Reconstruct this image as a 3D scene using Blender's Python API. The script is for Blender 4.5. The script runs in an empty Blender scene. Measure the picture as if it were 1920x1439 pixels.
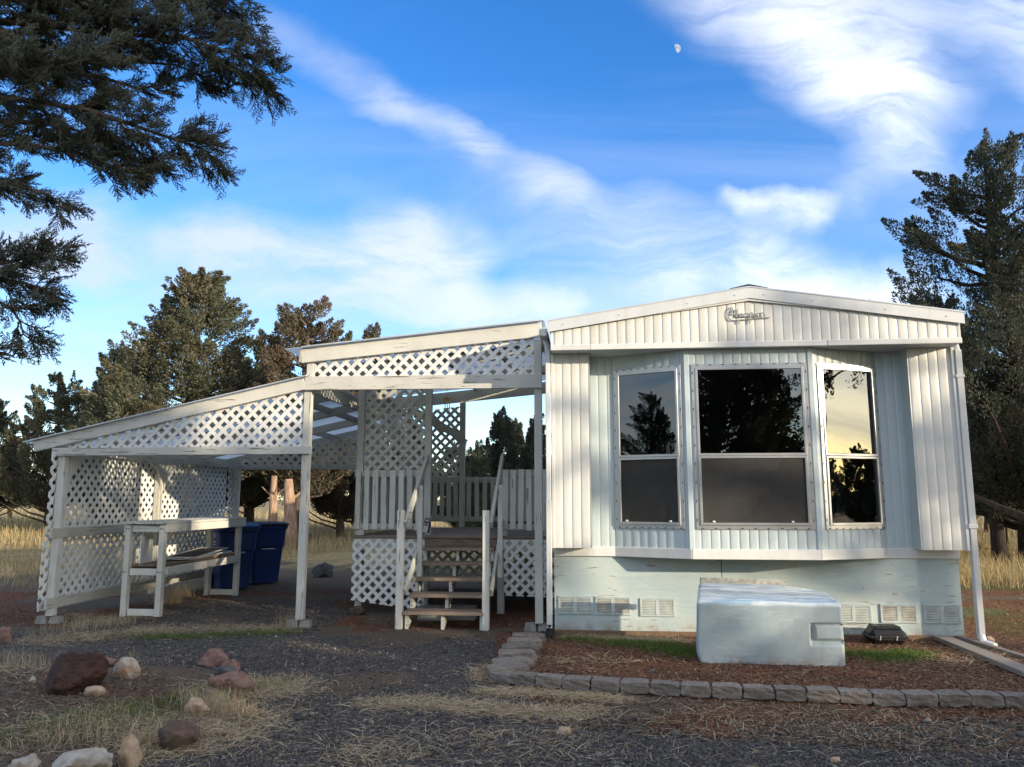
import bpy, bmesh, math, random
import numpy as np
from mathutils import Vector, Matrix

R = math.radians
scene = bpy.context.scene
col = scene.collection

# ------------------------------------------------------------------ camera
EYE = 1.46
PITCH = math.atan((935.0 - 719.5) / 1450.0)
cam_data = bpy.data.cameras.new('camera')
cam_data.sensor_width = 36.0
cam_data.lens = 1450.0 / 1920.0 * 36.0
cam_data.clip_start = 0.05
cam_data.clip_end = 3000.0
cam = bpy.data.objects.new('camera', cam_data)
col.objects.link(cam)
cam.location = (0, 0, EYE)
cam.rotation_euler = (math.pi / 2 + PITCH, 0, 0)
scene.camera = cam

# the home and its porch share one frame: U across the gable, V into the lot, Z up
ANG = R(5.5)
ORG = Vector((0.465, 8.70, 0.0))
UA = Vector((math.cos(ANG), -math.sin(ANG), 0))
VA = Vector((math.sin(ANG), math.cos(ANG), 0))


def W(U, V, Z=0.0):
    return ORG + UA * U + VA * V + Vector((0, 0, Z))


# ------------------------------------------------------------------ sun and sky
SUN_AZ, SUN_EL = R(61.0), R(12.5)          # azimuth is measured from the gable's normal
sun_h = UA * math.sin(SUN_AZ) - VA * math.cos(SUN_AZ)
SUN = Vector((sun_h.x * math.cos(SUN_EL), sun_h.y * math.cos(SUN_EL), math.sin(SUN_EL)))
sd = bpy.data.lights.new('sun', 'SUN')
sd.energy = 2.75
sd.angle = R(0.6)
sd.color = (1.0, 0.85, 0.64)
so = bpy.data.objects.new('sun', sd)
col.objects.link(so)
so.rotation_euler = (-SUN).to_track_quat('-Z', 'Y').to_euler()
so.location = SUN * 60

world = bpy.data.worlds.new('World')
scene.world = world
world.use_nodes = True
world.cycles.sampling_method = 'MANUAL'
world.cycles.sample_map_resolution = 512
scene.view_settings.view_transform = 'Standard'
scene.view_settings.look = 'None'
scene.view_settings.gamma = 1.0
scene.view_settings.exposure = 1.45
scene.view_settings.use_curve_mapping = False
scene.cycles.max_bounces = 5
scene.cycles.transparent_max_bounces = 16
scene.cycles.use_denoising = True


def qdir(px, py):
    """direction through a point of the view, as (x/y, z/y)"""
    x = (px - 960.0) / 1450.0
    y = -(py - 719.5) / 1450.0
    c, s = math.cos(PITCH), math.sin(PITCH)
    dy = c - s * y
    return (x / dy, (s + c * y) / dy)


def build_sky():
    nt = world.node_tree
    N, L = nt.nodes, nt.links
    N.clear()

    def node(t, **k):
        n = N.new(t)
        for a, b in k.items():
            setattr(n, a, b)
        return n

    def math_(op, a, b=None, clamp=False):
        n = node('ShaderNodeMath', operation=op, use_clamp=clamp)
        for i, v in enumerate((a, b)):
            if v is None:
                continue
            if isinstance(v, (int, float)):
                n.inputs[i].default_value = v
            else:
                L.new(v, n.inputs[i])
        return n.outputs[0]

    def vmath(op, a, b=None, scale=None):
        n = node('ShaderNodeVectorMath', operation=op)
        for i, v in enumerate((a, b)):
            if v is None:
                continue
            if isinstance(v, (tuple, list)):
                n.inputs[i].default_value = v
            else:
                L.new(v, n.inputs[i])
        if scale is not None:
            if isinstance(scale, (int, float)):
                n.inputs['Scale'].default_value = scale
            else:
                L.new(scale, n.inputs['Scale'])
        return n.outputs['Value'] if op in ('DOT_PRODUCT', 'LENGTH', 'DISTANCE') else n.outputs[0]

    out = node('ShaderNodeOutputWorld')
    bg = node('ShaderNodeBackground')
    bg.inputs['Strength'].default_value = 0.15
    sky = node('ShaderNodeTexSky', sky_type='NISHITA')
    sky.sun_disc = False
    sky.sun_elevation = SUN_EL
    sky.sun_rotation = math.atan2(SUN.x, SUN.y)
    sky.altitude = 900
    sky.air_density = 1.0
    sky.dust_density = 0.9
    sky.ozone_density = 2.2
    hs = node('ShaderNodeHueSaturation')
    hs.inputs['Saturation'].default_value = 1.33
    hs.inputs['Hue'].default_value = 0.512
    hs.inputs['Value'].default_value = 0.88
    L.new(sky.outputs[0], hs.inputs['Color'])

    tc = node('ShaderNodeTexCoord')
    d = tc.outputs['Generated']
    sep = node('ShaderNodeSeparateXYZ')
    L.new(d, sep.inputs[0])
    x, y, z = sep.outputs
    # layer of high cloud over the whole sky: plane coordinates of the layer
    zz = math_('ADD', math_('MAXIMUM', z, 0.0), 0.16)
    comb = node('ShaderNodeCombineXYZ')
    L.new(math_('DIVIDE', x, zz), comb.inputs[0])
    L.new(math_('DIVIDE', y, zz), comb.inputs[1])
    layer = comb.outputs[0]
    mp = node('ShaderNodeMapping')
    mp.inputs['Rotation'].default_value = (0, 0, R(38))
    mp.inputs['Scale'].default_value = (0.42, 1.7, 1.0)
    mp.inputs['Location'].default_value = (3.1, 1.7, 0)
    L.new(layer, mp.inputs[0])
    n1 = node('ShaderNodeTexNoise')
    n1.inputs['Scale'].default_value = 1.1
    n1.inputs['Detail'].default_value = 7.0
    n1.inputs['Roughness'].default_value = 0.58
    n1.inputs['Distortion'].default_value = 0.6
    L.new(mp.outputs[0], n1.inputs['Vector'])
    mr = node('ShaderNodeMapRange', interpolation_type='SMOOTHSTEP')
    mr.inputs['From Min'].default_value = 0.36
    mr.inputs['From Max'].default_value = 0.66
    mr.inputs['To Max'].default_value = 0.92
    L.new(n1.outputs['Fac'], mr.inputs['Value'])
    # broken cloud added out of view for neutral ambient light; mostly absent northward
    nf = node('ShaderNodeMapRange', interpolation_type='SMOOTHSTEP')
    nf.inputs['From Min'].default_value = 0.25
    nf.inputs['From Max'].default_value = 0.62
    nf.inputs['To Min'].default_value = 1.0
    nf.inputs['To Max'].default_value = 0.16
    L.new(y, nf.inputs['Value'])
    generic = math_('MULTIPLY', mr.outputs[0], nf.outputs[0])

    # individual clouds of the northern sky, as soft streaks in direction space
    yy = math_('MAXIMUM', y, 0.05)
    cq = node('ShaderNodeCombineXYZ')
    L.new(math_('DIVIDE', x, yy), cq.inputs[0])
    L.new(math_('DIVIDE', z, yy), cq.inputs[1])
    q0 = cq.outputs[0]
    for (sc, dt, am) in ((2.4, 2.0, 0.13), (9.0, 5.0, 0.055)):
        wn = node('ShaderNodeTexNoise')
        wn.inputs['Scale'].default_value = sc
        wn.inputs['Detail'].default_value = dt
        wn.inputs['Roughness'].default_value = 0.6
        L.new(cq.outputs[0], wn.inputs['Vector'])
        q0 = vmath('ADD', q0, vmath('SCALE', vmath('SUBTRACT', wn.outputs['Color'], (0.5, 0.5, 0.5)), None, am))
    flat = node('ShaderNodeCombineXYZ')
    sp2 = node('ShaderNodeSeparateXYZ')
    L.new(q0, sp2.inputs[0])
    L.new(sp2.outputs[0], flat.inputs[0])
    L.new(sp2.outputs[1], flat.inputs[1])
    q = flat.outputs[0]
    strokes = [  # two points of the view, half width, strength
        (1290, -80, 1480, 20, 80, 0.40), (1400, 0, 1560, 90, 80, 0.46), (1500, 80, 1640, 170, 76, 0.66), (1590, 170, 1680, 270, 60, 0.52),
        (1660, 20, 1740, 180, 70, 0.40), (1830, -40, 1990, 60, 100, 0.50), (1640, 280, 1600, 380, 45, 0.25), (1720, 330, 1800, 420, 50, 0.22),
        (480, 60, 740, 195, 30, 0.30), (715, 190, 890, 290, 30, 0.46), (870, 285, 1060, 370, 30, 0.28), (800, 300, 1100, 420, 40, 0.16),
        (1020, 370, 1270, 500, 44, 0.46), (1360, 375, 1400, 390, 18, 0.55), (1400, 388, 1540, 408, 24, 0.80), (1220, 430, 1460, 500, 60, 0.50), (1420, 500, 1660, 570, 52, 0.62),
        (-60, 450, 180, 440, 62, 0.95), (100, 460, 420, 480, 54, 0.95), (380, 490, 740, 510, 48, 0.95), (720, 470, 850, 470, 46, 0.90), (780, 430, 850, 520, 28, 0.6),
        (900, 450, 1260, 505, 26, 0.42), (540, 560, 860, 580, 44, 0.66), (840, 575, 1060, 590, 36, 0.72), (-40, 600, 320, 620, 40, 0.55), (-40, 660, 240, 690, 34, 0.5),
        (1000, 560, 1450, 545, 44, 0.42), (200, 560, 640, 600, 60, 0.30), (-100, 760, 300, 780, 50, 0.45), (500, 380, 900, 420, 40, 0.14),
        (1560, 570, 1760, 600, 40, 0.40), (300, 250, 700, 330, 50, 0.10), (860, 770, 1100, 800, 46, 0.5), (860, 706, 1040, 718, 22, 0.3)]
    total = None
    for (ax, ay, bx, by, hw, st) in strokes:
        a, b = qdir(ax, ay), qdir(bx, by)
        ba = (b[0] - a[0], b[1] - a[1], 0)
        l2 = ba[0] ** 2 + ba[1] ** 2
        pa = vmath('SUBTRACT', q, (a[0], a[1], 0))
        h = math_('MULTIPLY', vmath('DOT_PRODUCT', pa, ba), 1.0 / l2, clamp=True)
        dist = vmath('LENGTH', vmath('SUBTRACT', pa, vmath('SCALE', ba, None, h)))
        m = node('ShaderNodeMapRange', interpolation_type='SMOOTHSTEP')
        m.inputs['From Min'].default_value = hw / 1450.0 * 2.3
        m.inputs['From Max'].default_value = 0.0
        m.inputs['To Min'].default_value = 0.0
        m.inputs['To Max'].default_value = st
        L.new(dist, m.inputs['Value'])
        inv = math_('SUBTRACT', 1.0, m.outputs[0])
        total = inv if total is None else math_('MULTIPLY', total, inv)
    total = math_('SUBTRACT', 1.0, total)
    fm = node('ShaderNodeMapping')
    fm.inputs['Rotation'].default_value = (0, 0, R(-27))
    fm.inputs['Scale'].default_value = (3.2, 13.0, 1)
    L.new(q, fm.inputs[0])
    fn = node('ShaderNodeTexNoise')
    fn.inputs['Scale'].default_value = 1.0
    fn.inputs['Detail'].default_value = 9.0
    fn.inputs['Roughness'].default_value = 0.64
    fn.inputs['Distortion'].default_value = 0.5
    L.new(fm.outputs[0], fn.inputs['Vector'])
    fr = node('ShaderNodeMapRange', interpolation_type='SMOOTHSTEP')
    fr.inputs['From Min'].default_value = 0.24
    fr.inputs['From Max'].default_value = 0.68
    fr.inputs['To Min'].default_value = 0.30
    fr.inputs['To Max'].default_value = 1.15
    L.new(fn.outputs['Fac'], fr.inputs['Value'])
    north = math_('GREATER_THAN', y, 0.06)
    placed = math_('MULTIPLY', math_('MULTIPLY', total, fr.outputs[0]), north)
    vm = node('ShaderNodeMapRange', interpolation_type='SMOOTHSTEP')     # thin veil low in the sky, all round
    vm.inputs['From Min'].default_value = 0.46
    vm.inputs['From Max'].default_value = 0.05
    vm.inputs['To Max'].default_value = 0.10
    L.new(z, vm.inputs['Value'])
    cover = math_('MAXIMUM', placed, generic, clamp=True)
    cover = math_('SUBTRACT', 1.0, math_('MULTIPLY', math_('SUBTRACT', 1.0, cover), math_('SUBTRACT', 1.0, vm.outputs[0])))
    cover = math_('MINIMUM', cover, 0.97)
    # sunlit cloud: white, a little of the sky's own light around the sun
    cl = node('ShaderNodeMix', data_type='RGBA')
    cl.inputs[0].default_value = 0.25
    # clouds towards the sun scatter more of its light forward
    glow = math_('POWER', math_('MULTIPLY', math_('ADD', vmath('DOT_PRODUCT', d, tuple(SUN)), 1.0), 0.5), 1.5)
    cb = math_('ADD', math_('MULTIPLY', glow, 6.6), 2.0)
    ct = node('ShaderNodeMix', data_type='RGBA')
    L.new(glow, ct.inputs[0])
    ct.inputs[6].default_value = (0.98, 1.0, 1.03, 1)
    ct.inputs[7].default_value = (1.06, 1.0, 0.90, 1)
    L.new(vmath('SCALE', ct.outputs[2], None, cb), cl.inputs[6])
    L.new(hs.outputs[0], cl.inputs[7])
    mix = node('ShaderNodeMix', data_type='RGBA')
    L.new(cover, mix.inputs[0])
    L.new(hs.outputs[0], mix.inputs[6])
    L.new(cl.outputs[2], mix.inputs[7])
    L.new(mix.outputs[2], bg.inputs['Color'])
    L.new(bg.outputs[0], out.inputs['Surface'])


build_sky()


# ------------------------------------------------------------------ material helpers
class Mat:
    def __init__(self, name, rough=0.7, spec=0.3):
        self.m = bpy.data.materials.new(name)
        self.m.use_nodes = True
        self.nt = self.m.node_tree
        self.N, self.L = self.nt.nodes, self.nt.links
        self.b = self.N['Principled BSDF']
        self.b.inputs['Roughness'].default_value = rough
        self.b.inputs['Specular IOR Level'].default_value = spec
        self._tc = None

    def coord(self, kind='Object', scale=(1, 1, 1), rot=(0, 0, 0)):
        if self._tc is None:
            self._tc = self.N.new('ShaderNodeTexCoord')
        mp = self.N.new('ShaderNodeMapping')
        mp.inputs['Scale'].default_value = scale
        mp.inputs['Rotation'].default_value = rot
        self.L.new(self._tc.outputs[kind], mp.inputs[0])
        return mp.outputs[0]

    def noise(self, scale=5, detail=4, rough=0.55, vec=None, dist=0.0):
        n = self.N.new('ShaderNodeTexNoise')
        n.inputs['Scale'].default_value = scale
        n.inputs['Detail'].default_value = detail
        n.inputs['Roughness'].default_value = rough
        n.inputs['Distortion'].default_value = dist
        self.L.new(vec if vec is not None else self.coord(), n.inputs['Vector'])
        return n.outputs['Fac']

    def voronoi(self, scale=5, vec=None, out='Distance', feature='F1'):
        n = self.N.new('ShaderNodeTexVoronoi')
        n.feature = feature
        n.inputs['Scale'].default_value = scale
        self.L.new(vec if vec is not None else self.coord(), n.inputs['Vector'])
        return n.outputs[out]

    def ramp(self, v, stops):
        n = self.N.new('ShaderNodeValToRGB')
        e = n.color_ramp.elements
        while len(e) < len(stops):
            e.new(0.5)
        for i, (p, c) in enumerate(stops):
            e[i].position = p
            e[i].color = (*c, 1) if len(c) == 3 else c
        self.L.new(v, n.inputs[0])
        return n.outputs[0]

    def rng(self, v, a, b, c=0.0, d=1.0, smooth=True):
        n = self.N.new('ShaderNodeMapRange')
        if smooth:
            n.interpolation_type = 'SMOOTHSTEP'
        for k, val in zip(('From Min', 'From Max', 'To Min', 'To Max'), (a, b, c, d)):
            n.inputs[k].default_value = val
        self.L.new(v, n.inputs['Value'])
        return n.outputs[0]

    def mul(self, a, b, op='MULTIPLY'):
        n = self.N.new('ShaderNodeMath')
        n.operation = op
        for i, v in enumerate((a, b)):
            if isinstance(v, (int, float)):
                n.inputs[i].default_value = v
            else:
                self.L.new(v, n.inputs[i])
        return n.outputs[0]

    def mix(self, f, a, b, mode='MIX'):
        n = self.N.new('ShaderNodeMix')
        n.data_type = 'RGBA'
        n.blend_type = mode
        for i, v in ((0, f), (6, a), (7, b)):
            if isinstance(v, (int, float)):
                n.inputs[i].default_value = v
            elif isinstance(v, tuple):
                n.inputs[i].default_value = (*v, 1) if len(v) == 3 else v
            else:
                self.L.new(v, n.inputs[i])
        return n.outputs[2]

    def island(self):
        return self.N.new('ShaderNodeNewGeometry').outputs['Random Per Island']

    def objrand(self):
        return self.N.new('ShaderNodeObjectInfo').outputs['Random']

    def attr(self, name):
        n = self.N.new('ShaderNodeAttribute')
        n.attribute_name = name
        return n

    def base(self, v):
        if isinstance(v, tuple):
            self.b.inputs['Base Color'].default_value = (*v, 1)
        else:
            self.L.new(v, self.b.inputs['Base Color'])
        return self

    def bump(self, h, strength=0.3, dist=0.01):
        n = self.N.new('ShaderNodeBump')
        n.inputs['Strength'].default_value = strength
        n.inputs['Distance'].default_value = dist
        self.L.new(h, n.inputs['Height'])
        self.L.new(n.outputs[0], self.b.inputs['Normal'])
        return self


def wood_paint(name, axis, paint, bare, wear, rough=0.75):
    """weathered painted timber, the grain along one axis"""
    m = Mat(name, rough, 0.25)
    sc = [38.0, 38.0, 38.0]
    sc[axis] = 2.2
    g = m.noise(1.0, 6, 0.62, m.coord('Object', tuple(sc)), 0.4)
    lg = m.noise(1.4, 4, 0.6)
    w = m.mul(m.rng(g, 0.45, 0.75), m.rng(lg, 0.25, 0.75, 0.35, 1.35))
    chip = m.rng(w, wear, wear + 0.12)
    dirt = m.noise(2.3, 5, 0.65)
    c = m.mix(m.rng(dirt, 0.3, 0.8), paint, tuple(x * 0.80 for x in paint))
    ob = m.rng(m.objrand(), 0, 1, 0.88, 1.06, False)
    c = m.mix(chip, c, bare)
    mu = m.N.new('ShaderNodeVectorMath')
    mu.operation = 'SCALE'
    m.L.new(c, mu.inputs[0])
    m.L.new(ob, mu.inputs['Scale'])
    m.base(mu.outputs[0])
    m.bump(m.mul(g, m.mul(chip, -0.4), 'ADD'), 0.35, 0.006)
    return m.m


M = {}
CREAM, BARE = (0.60, 0.59, 0.53), (0.26, 0.235, 0.20)
for k, ax in (('u', 0), ('v', 1), ('z', 2)):
    M['paint_' + k] = wood_paint('weathered_white_paint_' + k, ax, CREAM, BARE, 0.53)
    M['worn_' + k] = wood_paint('flaking_white_paint_' + k, ax, CREAM, (0.215, 0.195, 0.165), 0.36)
    M['old_' + k] = wood_paint('grey_worn_paint_' + k, ax, (0.47, 0.46, 0.40), (0.24, 0.215, 0.185), 0.50)
    M['nose_' + k] = wood_paint('pale_worn_tread_edge_' + k, ax, (0.27, 0.20, 0.145), (0.13, 0.08, 0.055), 0.38)
    M['tread_' + k] = wood_paint('worn_tread_' + k, ax, (0.22, 0.165, 0.122), (0.12, 0.075, 0.052), 0.40)


def simple(name, colr, rough=0.6, spec=0.3, var=0.12, scale=3.0, bump=0.0, bscale=60, metallic=0.0):
    m = Mat(name, rough, spec)
    n = m.noise(scale, 5, 0.6)
    m.base(m.mix(m.rng(n, 0.3, 0.72), tuple(c * (1 - var) for c in colr), tuple(min(1, c * (1 + var)) for c in colr)))
    m.b.inputs['Metallic'].default_value = metallic
    if bump:
        m.bump(m.noise(bscale, 4, 0.6), bump, 0.01)
    return m.m


M['lattice'] = simple('white_lattice_vinyl', (0.66, 0.66, 0.63), 0.5, 0.35, 0.08, 6.0)
M['lattice_old'] = simple('dull_lattice', (0.50, 0.49, 0.43), 0.7, 0.25, 0.14, 5.0)


def siding(name, colr, streak):
    m = Mat(name, 0.42, 0.4)
    s = m.noise(1.0, 5, 0.6, m.coord('Object', (9, 9, 0.7)))
    n = m.noise(2.2, 5, 0.6)
    c = m.mix(m.rng(s, 0.42, 0.78, 0, 0.55), colr, streak)
    c = m.mix(m.rng(n, 0.35, 0.75, 0, 0.4), c, tuple(x * 0.82 for x in colr))
    run = m.noise(1.0, 6, 0.7, m.coord('Object', (30, 30, 0.9)))
    c = m.mix(m.rng(run, 0.60, 0.74, 0, 0.5), c, (0.34, 0.27, 0.19))
    ob = m.rng(m.objrand(), 0, 1, 0.93, 1.05, False)
    mu = m.N.new('ShaderNodeVectorMath')
    mu.operation = 'SCALE'
    m.L.new(c, mu.inputs[0])
    m.L.new(ob, mu.inputs['Scale'])
    m.base(mu.outputs[0])
    m.bump(m.noise(3.0, 2, 0.5), 0.3, 0.03)
    return m.m


M['siding'] = siding('cream_metal_siding', (0.62, 0.615, 0.565), (0.50, 0.47, 0.40))
M['siding_blue'] = siding('pale_aqua_metal_siding', (0.475, 0.54, 0.54), (0.41, 0.45, 0.43))
M['trim'] = siding('white_metal_trim', (0.64, 0.64, 0.61), (0.52, 0.50, 0.45))
M['fascia_metal'] = siding('grey_white_fascia', (0.56, 0.575, 0.57), (0.48, 0.47, 0.44))


def skirt_mat():
    m = Mat('peeling_aqua_plywood_paint', 0.72, 0.25)
    g = m.noise(1.0, 6, 0.65, m.coord('Object', (3.2, 10, 26)), 0.7)
    big = m.noise(1.7, 4, 0.6)
    sep = m.N.new('ShaderNodeSeparateXYZ')
    m.L.new(m.coord(), sep.inputs[0])
    low = m.rng(sep.outputs[2], 0.42, 0.0, 0.0, 0.16)
    w = m.mul(m.mul(m.rng(g, 0.4, 0.8), m.rng(big, 0.3, 0.7, 0.4, 1.2)), low, 'ADD')
    chip = m.rng(w, 0.54, 0.66)
    c = m.mix(m.rng(big, 0.3, 0.7), (0.34, 0.43, 0.44), (0.46, 0.52, 0.48))
    c = m.mix(m.rng(g, 0.42, 0.7, 0, 0.38), c, (0.52, 0.55, 0.51))
    c = m.mix(chip, c, (0.27, 0.25, 0.215))
    mud = m.mul(m.rng(sep.outputs[2], 0.20, 0.03), m.rng(m.noise(7, 5, 0.65), 0.35, 0.65))
    c = m.mix(m.mul(mud, 0.7), c, (0.24, 0.16, 0.10))
    m.base(c)
    m.bump(m.mul(g, m.mul(chip, -0.5), 'ADD'), 0.45, 0.008)
    return m.m


M['skirt'] = skirt_mat()
M['vent_frame'] = simple('skirting_vent_frame', (0.40, 0.455, 0.44), 0.65, 0.3, 0.15, 8)
M['vent'] = simple('vent_grille_paint', (0.44, 0.47, 0.43), 0.6, 0.3, 0.15, 9)
M['vent_dusty'] = simple('dusty_vent_grille', (0.40, 0.385, 0.33), 0.7, 0.2, 0.25, 11)
M['alu'] = simple('aluminium_frame', (0.44, 0.44, 0.43), 0.32, 0.5, 0.10, 4, 0, 60, 0.55)
M['dark'] = simple('black_rubber', (0.012, 0.012, 0.013), 0.6, 0.3, 0.2)
M['tar'] = simple('black_ridge_cap', (0.025, 0.027, 0.03), 0.7, 0.3, 0.3)
M['concrete'] = simple('grey_concrete', (0.27, 0.255, 0.23), 0.9, 0.15, 0.28, 7, 0.6, 45)
M['under'] = simple('dark_underside', (0.05, 0.045, 0.04), 0.9, 0.1, 0.3)
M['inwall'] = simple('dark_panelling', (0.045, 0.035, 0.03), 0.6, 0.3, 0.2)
M['inpale'] = simple('pale_blue_wall', (0.30, 0.35, 0.40), 0.7, 0.2, 0.1)
M['roofmetal'] = simple('galvanised_roof', (0.50, 0.52, 0.53), 0.4, 0.5, 0.12, 2, 0, 60, 0.4)
M['white_plastic'] = simple('white_plastic', (0.68, 0.68, 0.66), 0.4, 0.4, 0.05)
M['bin'] = simple('dark_blue_plastic', (0.007, 0.028, 0.125), 0.42, 0.4, 0.18, 4, 0.12, 90)
M['bin_lid'] = simple('bright_blue_lid_plastic', (0.010, 0.070, 0.27), 0.40, 0.4, 0.12, 3)
M['black_plastic'] = simple('black_plastic', (0.012, 0.012, 0.014), 0.42, 0.4, 0.2, 6, 0.2, 80)
M['silver'] = simple('silver_metal', (0.55, 0.55, 0.56), 0.35, 0.5, 0.08, 6, 0, 60, 0.7)
M['badge'] = simple('dull_badge_metal', (0.30, 0.30, 0.29), 0.4, 0.5, 0.05, 6, 0, 60, 0.3)
M['brass'] = simple('amber_plastic', (0.62, 0.40, 0.13), 0.35, 0.5, 0.2, 30)
M['screenframe'] = simple('screen_frame_aluminium', (0.50, 0.50, 0.48), 0.45, 0.5, 0.15, 6, 0, 60, 0.3)
M['plank_grey'] = wood_paint('grey_bare_board', 1, (0.25, 0.215, 0.175), (0.13, 0.105, 0.085), 0.45)


def glass_mat(name, tint, ior=1.5, rough=0.0):
    m = bpy.data.materials.new(name)
    m.use_nodes = True
    nt = m.node_tree
    nt.nodes.clear()
    o = nt.nodes.new('ShaderNodeOutputMaterial')
    mx = nt.nodes.new('ShaderNodeMixShader')
    fr = nt.nodes.new('ShaderNodeFresnel')
    fr.inputs['IOR'].default_value = ior
    t = nt.nodes.new('ShaderNodeBsdfTransparent')
    t.inputs['Color'].default_value = (*tint, 1)
    g = nt.nodes.new('ShaderNodeBsdfGlossy')
    g.inputs['Roughness'].default_value = rough
    g.inputs['Color'].default_value = (1, 1, 1, 1)
    # old panes are never quite flat
    tc = nt.nodes.new('ShaderNodeTexCoord')
    no = nt.nodes.new('ShaderNodeTexNoise')
    no.inputs['Scale'].default_value = 1.6
    no.inputs['Detail'].default_value = 1.0
    bp = nt.nodes.new('ShaderNodeBump')
    bp.inputs['Strength'].default_value = 0.05
    bp.inputs['Distance'].default_value = 0.05
    nt.links.new(tc.outputs['Object'], no.inputs['Vector'])
    nt.links.new(no.outputs['Fac'], bp.inputs['Height'])
    nt.links.new(bp.outputs[0], g.inputs['Normal'])
    nt.links.new(fr.outputs[0], mx.inputs[0])
    nt.links.new(t.outputs[0], mx.inputs[1])
    nt.links.new(g.outputs[0], mx.inputs[2])
    nt.links.new(mx.outputs[0], o.inputs['Surface'])
    return m


M['glass'] = glass_mat('window_glass', (0.55, 0.56, 0.56), 1.95)


def screen_mat():
    m = Mat('insect_screen', 0.7, 0.25)
    n = m.noise(2.5, 4, 0.6)
    m.base(m.mix(m.rng(n, 0.3, 0.7), (0.034, 0.032, 0.029), (0.052, 0.049, 0.044)))
    m.b.inputs['Alpha'].default_value = 0.86
    m.bump(m.noise(1.3, 2, 0.5), 0.1, 0.05)
    return m.m


M['screen'] = screen_mat()


def translucent_roof():
    m = Mat('translucent_corrugated_sheet', 0.45, 0.4)
    n = m.noise(2.0, 4, 0.6)
    m.base(m.mix(m.rng(n, 0.3, 0.7), (0.62, 0.66, 0.66), (0.50, 0.54, 0.53)))
    tr = m.N.new('ShaderNodeBsdfTranslucent')
    tr.inputs['Color'].default_value = (0.62, 0.68, 0.70, 1)
    mx = m.N.new('ShaderNodeMixShader')
    mx.inputs[0].default_value = 0.55
    o = m.N['Material Output']
    m.L.new(m.b.outputs[0], mx.inputs[1])
    m.L.new(tr.outputs[0], mx.inputs[2])
    m.L.new(mx.outputs[0], o.inputs['Surface'])
    return m.m


M['sheet'] = translucent_roof()


def tub_mat():
    m = Mat('pale_blue_moulded_plastic', 0.5, 0.35)
    n = m.noise(2.0, 4, 0.6)
    c = m.mix(m.rng(n, 0.3, 0.7), (0.275, 0.345, 0.375), (0.33, 0.385, 0.395))
    sep = m.N.new('ShaderNodeSeparateXYZ')
    m.L.new(m.coord(), sep.inputs[0])
    st = m.noise(1.0, 6, 0.65, m.coord('Object', (2.0, 14, 16)), 1.0)
    top = m.rng(sep.outputs[2], 0.505, 0.56)
    c = m.mix(m.mul(m.rng(st, 0.44, 0.56), top), c, (0.62, 0.65, 0.64))
    edge = m.mul(m.rng(sep.outputs[2], 0.525, 0.55), m.rng(sep.outputs[2], 0.588, 0.572))
    c = m.mix(m.mul(edge, m.rng(st, 0.62, 0.40, 0.05, 0.8)), c, (0.26, 0.43, 0.58))
    spl = m.mul(m.rng(sep.outputs[2], 0.16, 0.0), m.rng(m.noise(9, 5, 0.7), 0.38, 0.62))
    c = m.mix(m.mul(spl, 0.75), c, (0.23, 0.15, 0.10))
    scuff = m.noise(1.0, 6, 0.7, m.coord('Object', (5, 5, 22)), 1.5)
    c = m.mix(m.rng(scuff, 0.52, 0.70, 0, 0.5), c, (0.48, 0.52, 0.51))
    grime = m.noise(3.2, 6, 0.7, m.coord('Object', (1, 1, 0.45)))
    c = m.mix(m.rng(grime, 0.50, 0.70, 0, 0.45), c, (0.21, 0.245, 0.245))
    m.base(c)
    m.bump(m.noise(55, 3, 0.6), 0.08, 0.004)
    return m.m


M['tub'] = tub_mat()


def rock_mat(name, c1, c2, c3, sc=9, pits=0.0):
    m = Mat(name, 0.9, 0.15)
    n = m.noise(sc, 8, 0.65)
    n2 = m.noise(sc * 0.4, 5, 0.6)
    c = m.mix(m.rng(n, 0.35, 0.65), c1, c2)
    c = m.mix(m.rng(n2, 0.52, 0.66), c, c3)
    h = n
    if pits:
        v = m.voronoi(sc * 2.2, m.coord('Object', (1, 1.6, 1.3)))
        p = m.mul(m.rng(v, 0.34, 0.10), m.rng(m.noise(sc * 1.3, 3, 0.6), 0.48, 0.60))
        c = m.mix(m.mul(p, pits), c, tuple(x * 0.35 for x in c1))
        h = m.mul(n, m.mul(p, -0.8), 'ADD')
    m.base(c)
    m.bump(h, 0.8, 0.03)
    return m.m


M['lava'] = rock_mat('red_brown_lava', (0.040, 0.021, 0.017), (0.072, 0.039, 0.030), (0.05, 0.031, 0.026), 10, 0.8)
M['pale_rock'] = rock_mat('pale_speckled_stone', (0.42, 0.37, 0.30), (0.27, 0.20, 0.14), (0.40, 0.25, 0.15), 14)
M['white_rock'] = rock_mat('white_crusted_stone', (0.42, 0.385, 0.33), (0.28, 0.235, 0.18), (0.20, 0.145, 0.095), 11)
M['red_rock'] = rock_mat('dull_red_stone', (0.16, 0.088, 0.068), (0.24, 0.155, 0.125), (0.13, 0.08, 0.066), 12)
M['grey_rock'] = rock_mat('dark_grey_stone', (0.075, 0.07, 0.07), (0.12, 0.115, 0.11), (0.06, 0.05, 0.05), 12)
M['brown_rock'] = rock_mat('brown_stone', (0.085, 0.055, 0.042), (0.14, 0.095, 0.07), (0.075, 0.06, 0.045), 9)
M['tan_rock'] = rock_mat('tan_stone', (0.35, 0.24, 0.15), (0.45, 0.35, 0.25), (0.25, 0.16, 0.10), 12)


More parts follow.
